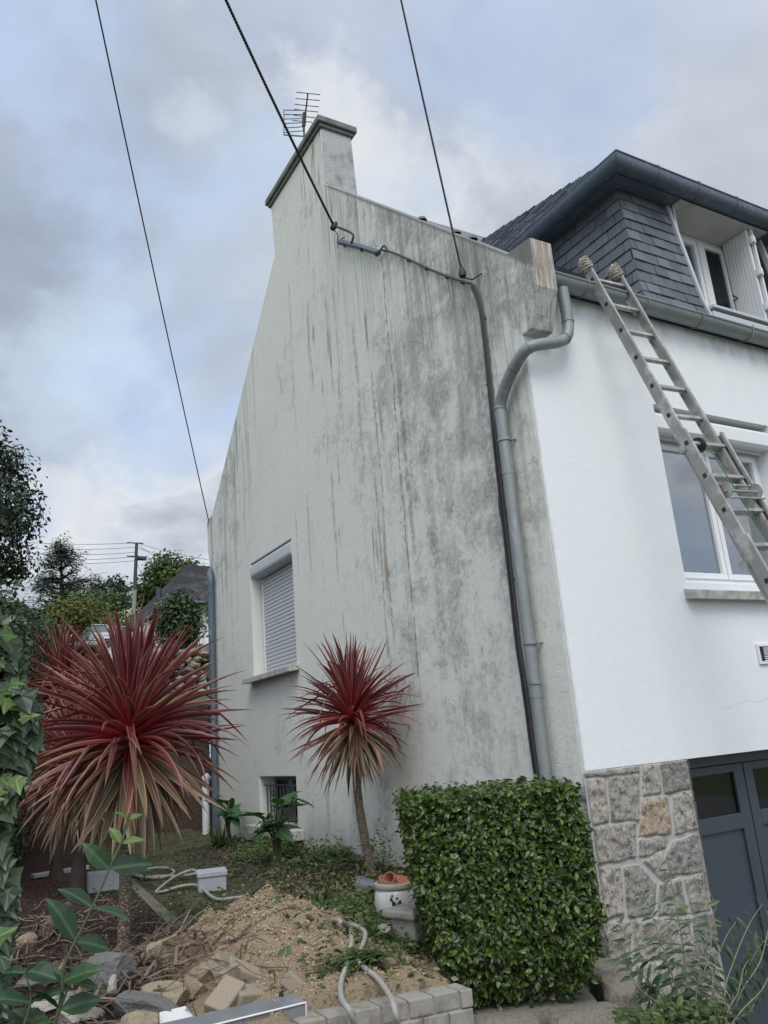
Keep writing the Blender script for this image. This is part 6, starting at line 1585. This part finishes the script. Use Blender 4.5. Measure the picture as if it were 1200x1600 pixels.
# steep roof: left slope flares down to the low eave, hipped ridge
MB().add([(x0, 25.9, 4.33), (18.4, 25.9, ze), (18.4, 34, ze), (x0, 34, 4.33), (rg_.x+.35, 28.2, zr+.42), (18.4, 28.2, zr+.42), (6.75, 25.9, 4.90)],
         [(0, 6, 4), (6, 1, 5, 4), (0, 4, 3), (4, 5, 2, 3), (1, 2, 5), (0, 3, 2, 1, 6)]).build('roof', M['oldslate'], nh)
MB().tube([(x0-.03, 25.84, 4.34), (6.75, 25.84, 4.90)], .06, 6).build('barge_board', M['iron'], nh); MB().tube([(6.75, 25.84, 4.89), (18.4, 25.84, ze)], .05, 8).build('gutter', M['zinc_dark'], nh)
MB().box(9.6, 10.5, WF-.02, WF+.05, 3.95, 4.75).build('window', M['glass_dark'], nh)
p = onY(248, 923, 27); MB().tube([(p.x, 27, 4.6), (p.x, 27, p.z+.1)], .10, 8).build('flue', M['iron'], nh)

# rock walls and terrace in front of it
def rubble(name, label, x0, x1, Y, z0, z1, seed, sz=.22):
    root = empty(name, label, 'wall', ((x0+x1)/2, Y, z0)); rr = random.Random(seed); z = z0; n = 0
    while z < z1:
        x = x0+rr.uniform(-.1, .1)
        while x < x1:
            w_ = sz*rr.uniform(.7, 1.7); h_ = sz*rr.uniform(.5, .85); bm = bmesh.new(); bmesh.ops.create_icosphere(bm, subdivisions=2, radius=1)
            pl_ = [(Vector((rr.gauss(0, 1), rr.gauss(0, 1), rr.gauss(0, 1))).normalized(), rr.uniform(.5, .8)) for _ in range(8)]; V = []
            for v in bm.verts:
                c_ = v.co.copy()
                for n_, d_ in pl_:
                    q = c_.dot(n_)
                    if q > d_: c_ -= n_*(q-d_)
                V.append((x+w_/2+c_.x*w_*.62, Y+rr.uniform(-.004, .004)+c_.y*.2, z+h_/2+c_.z*h_*.7))
            F = [tuple(v.index for v in f.verts) for f in bm.faces]; bm.free()
            if n < 95: MB().add(V, F).build('stone', M[rr.choice(['rock_a', 'rock_b', 'rock_c'])], root)
            n += 1; x += w_
        z += sz*.55
    MB().box(x0, x1, Y+.05, Y+.4, z0-.3, z1-.05).build('earth_core', M['darkwall'], root)
rubble('dry_stone_wall', 'dry stone wall holding the grass bank beside the far drainpipe', 3.55, 6.5, 15.75, 1.16, 1.92, 3, .22)
rubble('dry_stone_wall', 'low stretch of dry stone wall below the parked cars', 1.9, 3.5, 15.75, 1.16, 1.42, 5, .22)
rubble('dry_stone_wall', 'upper dry stone wall with boulders below the dark round shrub', 5.0, 8.4, 19.6, 2.02, 2.40, 4, .26)
fw_ = MB().box(4.5, 12.5, 41.0, 41.2, 4.4, 5.9).build('garden_wall', M['darkwall'], None, bevel=.02); tag(fw_, 'brown garden wall running behind the parked cars', 'wall')

# utility pole with lamp bracket and wires
pb_, pt_ = onY(208, 985, 42), onY(213.5, 848, 42)
up = empty('utility_pole', 'tall slim utility pole with a small lamp and many wires', 'utility pole', (pb_.x, 42, 4.7))
M['polewood'] = simple('weathered_pole', (.26, .24, .20), .9, var=.2, scale=2); M['poledark'] = simple('tarred_pole', (.06, .06, .06), .9, var=.2)
md_ = pb_.lerp(pt_, .45); MB().tube([(pb_.x-.1, 42, 4.6), md_], [.12, .105], 8).build('pole', M['polewood'], up, smooth=True); MB().tube([md_, pt_], [.10, .08], 8).build('pole_top', M['poledark'], up, smooth=True)
for dz in (-.02, -.75): MB().tube([pt_+Vector((-.5, 0, dz)), pt_+Vector((.35, 0, dz))], .035, 6).build('crossarm', M['iron'], up)
lp_ = onY(217, 873, 42); MB().tube([onY(212.6, 876, 42), lp_+Vector((.15, -.05, .05))], .05, 6).build('lamp_arm', M['iron'], up); MB().box(lp_.x-.1, lp_.x+.35, lp_.y-.3, lp_.y+.1, lp_.z-.08, lp_.z+.08).build('lamp_head', M['iron'], up, bevel=.03)
M['wire'] = simple('line_wire', (.05, .05, .055), .7, bumps=0)
for k, (y0, x1, y1) in enumerate([(848, -40, 838), (855, -40, 848), (863, -40, 857), (870, -40, 866), (876, -40, 873)]):
    cable('line_wire', ['top', 'second', 'third', 'fourth', 'lowest'][k]+' wire of the line running left from the utility pole', [onY(213, y0, 42), onY(x1, y1, 52)], .012, M['wire'], sag=.25, group='wires on the utility pole', cat='wire')
for k, (y0, x1, y1, Y1, nm) in enumerate([(848, 345, 877, 45, 'wire slanting right from the pole top over the neighbouring roof'), (849, 275, 884, 34, 'wire dropping steeply right from the pole top'), (856, 345, 884, 48, 'second wire slanting right over the neighbouring roof'), (866, 262, 888, 36, 'lower wire running right toward the trees'), (875, 230, 915, 40, 'short stay wire dropping right below the lamp')]):
    cable('line_wire', nm, [onY(213, y0, 42), onY(x1, y1, Y1)], .011, M['wire'], sag=.12, group='wires on the utility pole', cat='wire')
for k, (y0, y1) in enumerate([(906, 911), (913, 914), (928, 931)]):
    cable('line_wire', ['upper', 'middle', 'lower'][k]+' distant wire crossing the sky behind the pole', [onY(130, y0, 66), onY(260, y1, 66)], .014, M['wire'], sag=.2, group='distant wires', cat='wire')

# parked cars
M['carpaint'] = simple('dark_car_paint', (.035, .045, .05), .25, .3, var=.05, bumps=0); M['carpale'] = simple('pale_car_paint', (.42, .43, .44), .3, .2, var=.05, bumps=0)
M['tyre'] = simple('tyre_rubber', (.02, .02, .02), .9, bumps=0); M['lampglass'] = simple('headlamp_glass', (.55, .57, .58), .15, .1, bumps=0); M['redlamp'] = simple('red_lamp_glass', (.40, .015, .02), .25, bumps=0)
M['chrome'] = simple('dull_chrome', (.5, .5, .5), .3, .8, bumps=0); M['plate'] = simple('number_plate', (.62, .62, .58), .6, bumps=0); M['carglass'] = simple('windscreen', (.10, .13, .14), .12, bumps=0)
def car(label, cx_, cy_, rz, body_m, front=True):
    root = empty('parked_car', label, 'car', (cx_, cy_, hill_z(cy_)+.02), 'cars parked up the slope'); root.rotation_euler = (0, 0, rz)
    def bl(mb, nm, mt, par=None, bevel=0, sm=False):
        me = bpy.data.meshes.new(nm); me.from_pydata(mb.v, [], mb.f); me.materials.append(mt); b_ = bmesh.new(); b_.from_mesh(me); bmesh.ops.recalc_face_normals(b_, faces=b_.faces); b_.to_mesh(me); b_.free()
        o = bpy.data.objects.new(nm, me); COL.objects.link(o); o.parent = par or root
        if bevel: q = o.modifiers.new('bevel', 'BEVEL'); q.width = bevel; q.segments = 3; q.limit_method = 'ANGLE'; q.angle_limit = .5
        return o
    # local: front faces -y ; width 1.68, length 4.3
    side = [(-2.12, .28), (2.10, .28), (2.14, .62), (2.08, .92), (1.35, .97), (-.95, .93), (-2.0, .80), (-2.16, .58)]
    bl(MB().prism([(a, b) for a, b in side], -.84, .84, 'x'), 'body', body_m, bevel=.10)
    gh = [(-.95, .93), (1.45, .96)]; tp = [(-.35, 1.40), (1.0, 1.41)]
    cab = MB().hexa([(-.78, gh[0][0], .90), (.78, gh[0][0], .90), (.78, gh[1][0], .93), (-.78, gh[1][0], .93)], [(-.60, tp[0][0], 1.38), (.60, tp[0][0], 1.38), (.60, tp[1][0], 1.39), (-.60, tp[1][0], 1.39)])
    bl(cab, 'windows', M['carglass'], bevel=.04)
    bl(MB().hexa([(-.63, -.42, 1.37), (.63, -.42, 1.37), (.63, 1.08, 1.38), (-.63, 1.08, 1.38)], [(-.56, -.30, 1.43), (.56, -.30, 1.43), (.56, .98, 1.43), (-.56, .98, 1.43)]), 'roof', body_m if body_m is M['carpale'] else M['chrome'], bevel=.03)
    for s_ in (-1, 1):
        for a0, a1 in (((s_*.76, -.93, .92), (s_*.60, -.36, 1.39)), ((s_*.76, 1.43, .94), (s_*.60, 1.0, 1.39))): bl(MB().tube([a0, a1], .035, 6), 'pillar', body_m)
        for yy in (-1.35, 1.32):
            wh = bl(MB().tube([(s_*.66, yy, .30), (s_*.86, yy, .30)], .30, 20), 'wheel', M['tyre']); bl(MB().tube([(s_*.861, yy, .30), (s_*.868, yy, .30)], .18, 16), 'rim', M['chrome'], wh)
        bl(MB().box(s_*.80, s_*.48, -2.19, -2.08, .60, .74), 'headlight', M['lampglass'], bevel=.02)
        bl(MB().box(s_*.82, s_*.55, 2.08, 2.165, .62, .82), 'tail_light', M['redlamp'], bevel=.02)
        bl(MB().box(s_*.86, s_*1.0, -.80, -.68, .93, 1.06), 'mirror', body_m, bevel=.03)
    bl(MB().box(-.44, .44, -2.20, -2.10, .60, .72), 'grille', M['black'], bevel=.01); bl(MB().box(-.82, .82, -2.24, -2.10, .33, .50), 'bumper', M['tyre'], bevel=.04)
    bl(MB().box(-.26, .26, -2.25, -2.235, .40, .50), 'number_plate', M['plate']); bl(MB().box(-.82, .82, 2.10, 2.22, .33, .52), 'bumper', body_m, bevel=.04); bl(MB().box(-.26, .26, 2.165, 2.175, .56, .68), 'number_plate', M['plate'])
p = onY(205, 1014, 36); car('dark old saloon car seen from the front on the slope', p.x, 37.8, -.20, M['carpaint'])
p = onY(158, 1014, 36); car('pale car seen from behind beside the dark saloon', p.x-.1, 38.3, math.pi-.05, M['carpale'])

# ------------------------------------------------------------------ NEAR FOLIAGE
# ivy-clad post at the left edge of the view
ip = empty('ivy_post', 'post smothered in variegated-veined ivy close at the left edge', 'ivy', (-.05, 1.66, -1.65))
MB().box(-.22, .06, 1.60, 1.90, -1.66, .22).build('post', M['darkwall'], ip, bevel=.02)
rs = np.random.RandomState(21); P_ = []; N_ = []
for _ in range(3000):
    z = rs.uniform(-.75, .33); f = rs.rand()
    edge = .112+.016*math.sin(z*11+1)+.014*math.sin(z*23)+(.06*max(0, -z-.05)); edge -= .10*max(0, (z-.22)/.15)
    if f < .78: x = edge+.03-.26*rs.rand()**1.5; y = 1.53+.08*rs.rand()-.02*math.sin(z*9)+.5*max(0, z-.25)*rs.rand(); nn = (.1, -1, .25)
    else: x = edge+.02-abs(rs.normal())*.02; y = 1.55+.3*rs.rand(); nn = (1, -.4, .2)
    P_.append((x, y, z)); N_.append(nn)
for _ in range(2400):      # the sides turned away from the view carry ivy too
    q = rs.rand(); z = rs.uniform(-1.5, .32)
    if q < .35: x, y, nn = -.25+rs.normal()*.012, rs.uniform(1.56, 1.95), (-1, 0, .2)
    elif q < .65: x, y, nn = rs.uniform(-.26, .08), 1.56+rs.normal()*.012, (0, -1, .2)
    elif q < .85: x, y, nn = rs.uniform(-.26, .10), 1.93+rs.normal()*.012, (0, 1, .2)
    else: x, y, z, nn = rs.uniform(-.26, .08), rs.uniform(1.58, 1.93), .25+abs(rs.normal())*.03, (0, 0, 1)
    P_.append((x, y, z)); N_.append(nn)
leaf_cloud('leaves', np.array(P_), np.array(N_), .037, M['ivy_leaf'], ip, IVY, rs, up=.15, spread=.55, along=np.tile([.25, -.1, -1.], (len(P_), 1)))
P_ = []; N_ = []
for _ in range(38):
    z = rs.choice([.24, .20, .12, -.02, -.16, -.20])+rs.normal()*.035; x = .08+.04*math.sin(z*20)+rs.normal()*.04; P_.append((min(x, .155 if z > -.1 else .215), 1.50+rs.normal()*.015, z)); N_.append((.1, -1, .4))
leaf_cloud('young_leaves', np.array(P_), np.array(N_), .030, M['ivy_young'], ip, IVY, rs, up=.2, spread=.6, along=np.tile([.3, -.1, -.2], (len(P_), 1)))
mb = MB(); rr = random.Random(5)
for k in range(14):
    x = rr.uniform(-.1, .14); mb.tube([(x+.02*math.sin(i*1.3+k), 1.575, -1.6+i*.2) for i in range(9)], .005, 5)
mb.build('ivy_stems', M['bark_dark'], ip)

def shoot(root, pts, nodes, L, mt, seed, pair=True, w=.42, stem_r=.0024, stem_m='stem_green', tm=LEAF_OVAL, droop=.1):
    """a stem with opposite leaves at the nodes"""
    P = smooth_path(pts, 6); n = len(P)
    MB().tube(P, [stem_r*(1.3-.9*i/(n-1)) for i in range(n)], 6).build('stem', M[stem_m], root, smooth=True)
    rs = np.random.RandomState(seed); O = []; D = []; S = []
    cum = [0]
    for i in range(1, n): cum.append(cum[-1]+(P[i]-P[i-1]).length)
    for q, f in enumerate(nodes):
        s_ = f*cum[-1]; i = max(1, min(n-1, next((j for j in range(n) if cum[j] >= s_), n-1))); o = P[i]; t_ = (P[i]-P[i-1]).normalized()
        a = t_.cross(Vector((0, 1, 0)) if q % 2 else Vector((.5, .6, .3))).normalized()
        for sgn in (1, -1):
            d_ = (a*sgn*1.0+t_*rs.uniform(.2, .7)+Vector((0, 0, -droop))).normalized(); O.append(tuple(o)); D.append(tuple(d_)); S.append(L*rs.uniform(.7, 1.15)*(1-.45*max(0, f-.8)/.2))
    O = np.array(O); D = unit(np.array(D)); Nn = unit(np.array([.1, -.5, .8])+rs.normal(size=O.shape)*.35); A = unit(np.cross(D, Nn)); Nn = np.cross(A, D); S = np.array(S)[:, None]
    T, F = tm; V, FF = instances(T, F, O, A*S, D*S, Nn*S)
    np_mesh('leaves', V, FF, mt, root, uv=np.tile(np.stack([T[:, 0]+.5, T[:, 1]], 1), (len(O), 1)))
yd = 1.34
def nd(x, y, Y=yd): return onY(x, y, Y)
r_ = empty('leafy_shoot', 'upright shoot with broad paired leaves in front of the ivy and the large trunk', 'shrub', tuple(nd(70, 1640)), 'leafy shoots near the camera')
shoot(r_, [nd(72, 1640), nd(96, 1560), nd(100, 1510), nd(128, 1450), nd(158, 1388), nd(176, 1345), nd(189, 1318), nd(200, 1275)], [.25, .42, .57, .74], .068, M['young'], 3, tm=LEAF_OVAL)
sm = [nd(176, 1345), nd(189, 1318), nd(199, 1290), nd(203, 1272)]; shoot(r_, sm, [.35, .85], .034, M['ivy_young'], 4, stem_r=.002)
r_ = empty('leafy_shoot', 'lower leafy shoot with glossy leaves cut by the bottom left corner', 'shrub', tuple(nd(30, 1660)), 'leafy shoots near the camera')
shoot(r_, [nd(60, 1660), nd(85, 1600), nd(100, 1560), nd(112, 1530)], [.3, .6, .95], .062, M['young'], 5)
shoot(r_, [nd(20, 1660), nd(38, 1600), nd(48, 1560), nd(40, 1520)], [.3, .6, .95], .06, M['young'], 6)

# wispy shrub before the stone pier and the garage
def wisp(name, label, base, tips, Y0, seed, mt=None, L=.078):
    b_ = onY(base[0], base[1], Y0); r_ = empty(name, label, 'shrub', tuple(b_), 'wispy shrubs by the pier'); rr = random.Random(seed)
    for k, (x, y, bend) in enumerate(tips):
        t = onY(x, y, Y0+rr.uniform(-.15, .15)); m_ = b_.lerp(t, .5)+Vector((bend, rr.uniform(-.05, .05), .06)); n = max(6, int((t-b_).length/.045))
        shoot(r_, [b_+Vector((rr.gauss(0, .03), rr.gauss(0, .03), -.05)), b_.lerp(m_, .5)+Vector((0, 0, .03)), m_, m_.lerp(t, .55)+Vector((0, 0, .02)), t], [.15+.85*i/n for i in range(n+1)], L, mt or M['shrub'], seed*31+k, stem_r=.0032, stem_m='stem_pale', tm=LEAF_NARROW, droop=.35)
wisp('buddleia_shrub', 'wispy grey-green shrub with arching stems in front of the granite pier', (1085, 1640),
     [(1042, 1345, .03), (1098, 1365, .05), (1005, 1395, -.03), (960, 1430, -.08), (975, 1490, -.08), (1012, 1455, -.02), (1070, 1430, .03), (1120, 1415, .05), (1040, 1500, 0), (948, 1475, -.10), (1100, 1490, .03), (1060, 1540, 0), (1000, 1540, -.03)], 2.95, 3)
wisp('buddleia_shrub', 'tall thin-stemmed shrub in front of the dark garage door at the right edge', (1120, 1650),
     [(1192, 1412, .0), (1150, 1440, -.02), (1205, 1460, .03), (1170, 1500, .02), (1225, 1500, .05), (1215, 1420, .05), (1190, 1560, .04)], 2.85, 5)
# bright low weeds at the foot of the pier
rs = np.random.RandomState(31)
for k, (x0, x1, y0, lab) in enumerate([(965, 1035, 1575, 'bright green leafy weeds at the foot of the shrub by the pier'), (1035, 1130, 1560, 'taller bright weeds at the bottom edge before the garage')]):
    P_ = [tuple(onY(rs.uniform(x0, x1), y0+abs(rs.normal())*38+8, 2.9+rs.normal()*.12)) for _ in range(420)]
    c_ = np.mean(P_, 0); r_ = empty('leafy_weed', lab, 'weed', tuple(c_)); leaf_cloud('leaves', np.array(P_), np.tile([0, -.4, .8], (len(P_), 1)), .042, M['weed'], r_, LEAF_OVAL, rs, up=.4, spread=.9)
    mb = MB()
    for i in range(26): q = Vector(P_[i*7]); mb.tube([(q.x*.98, q.y, -1.75), q], [.004, .002], 4)
    mb.build('stems', M['stem_green'], r_)
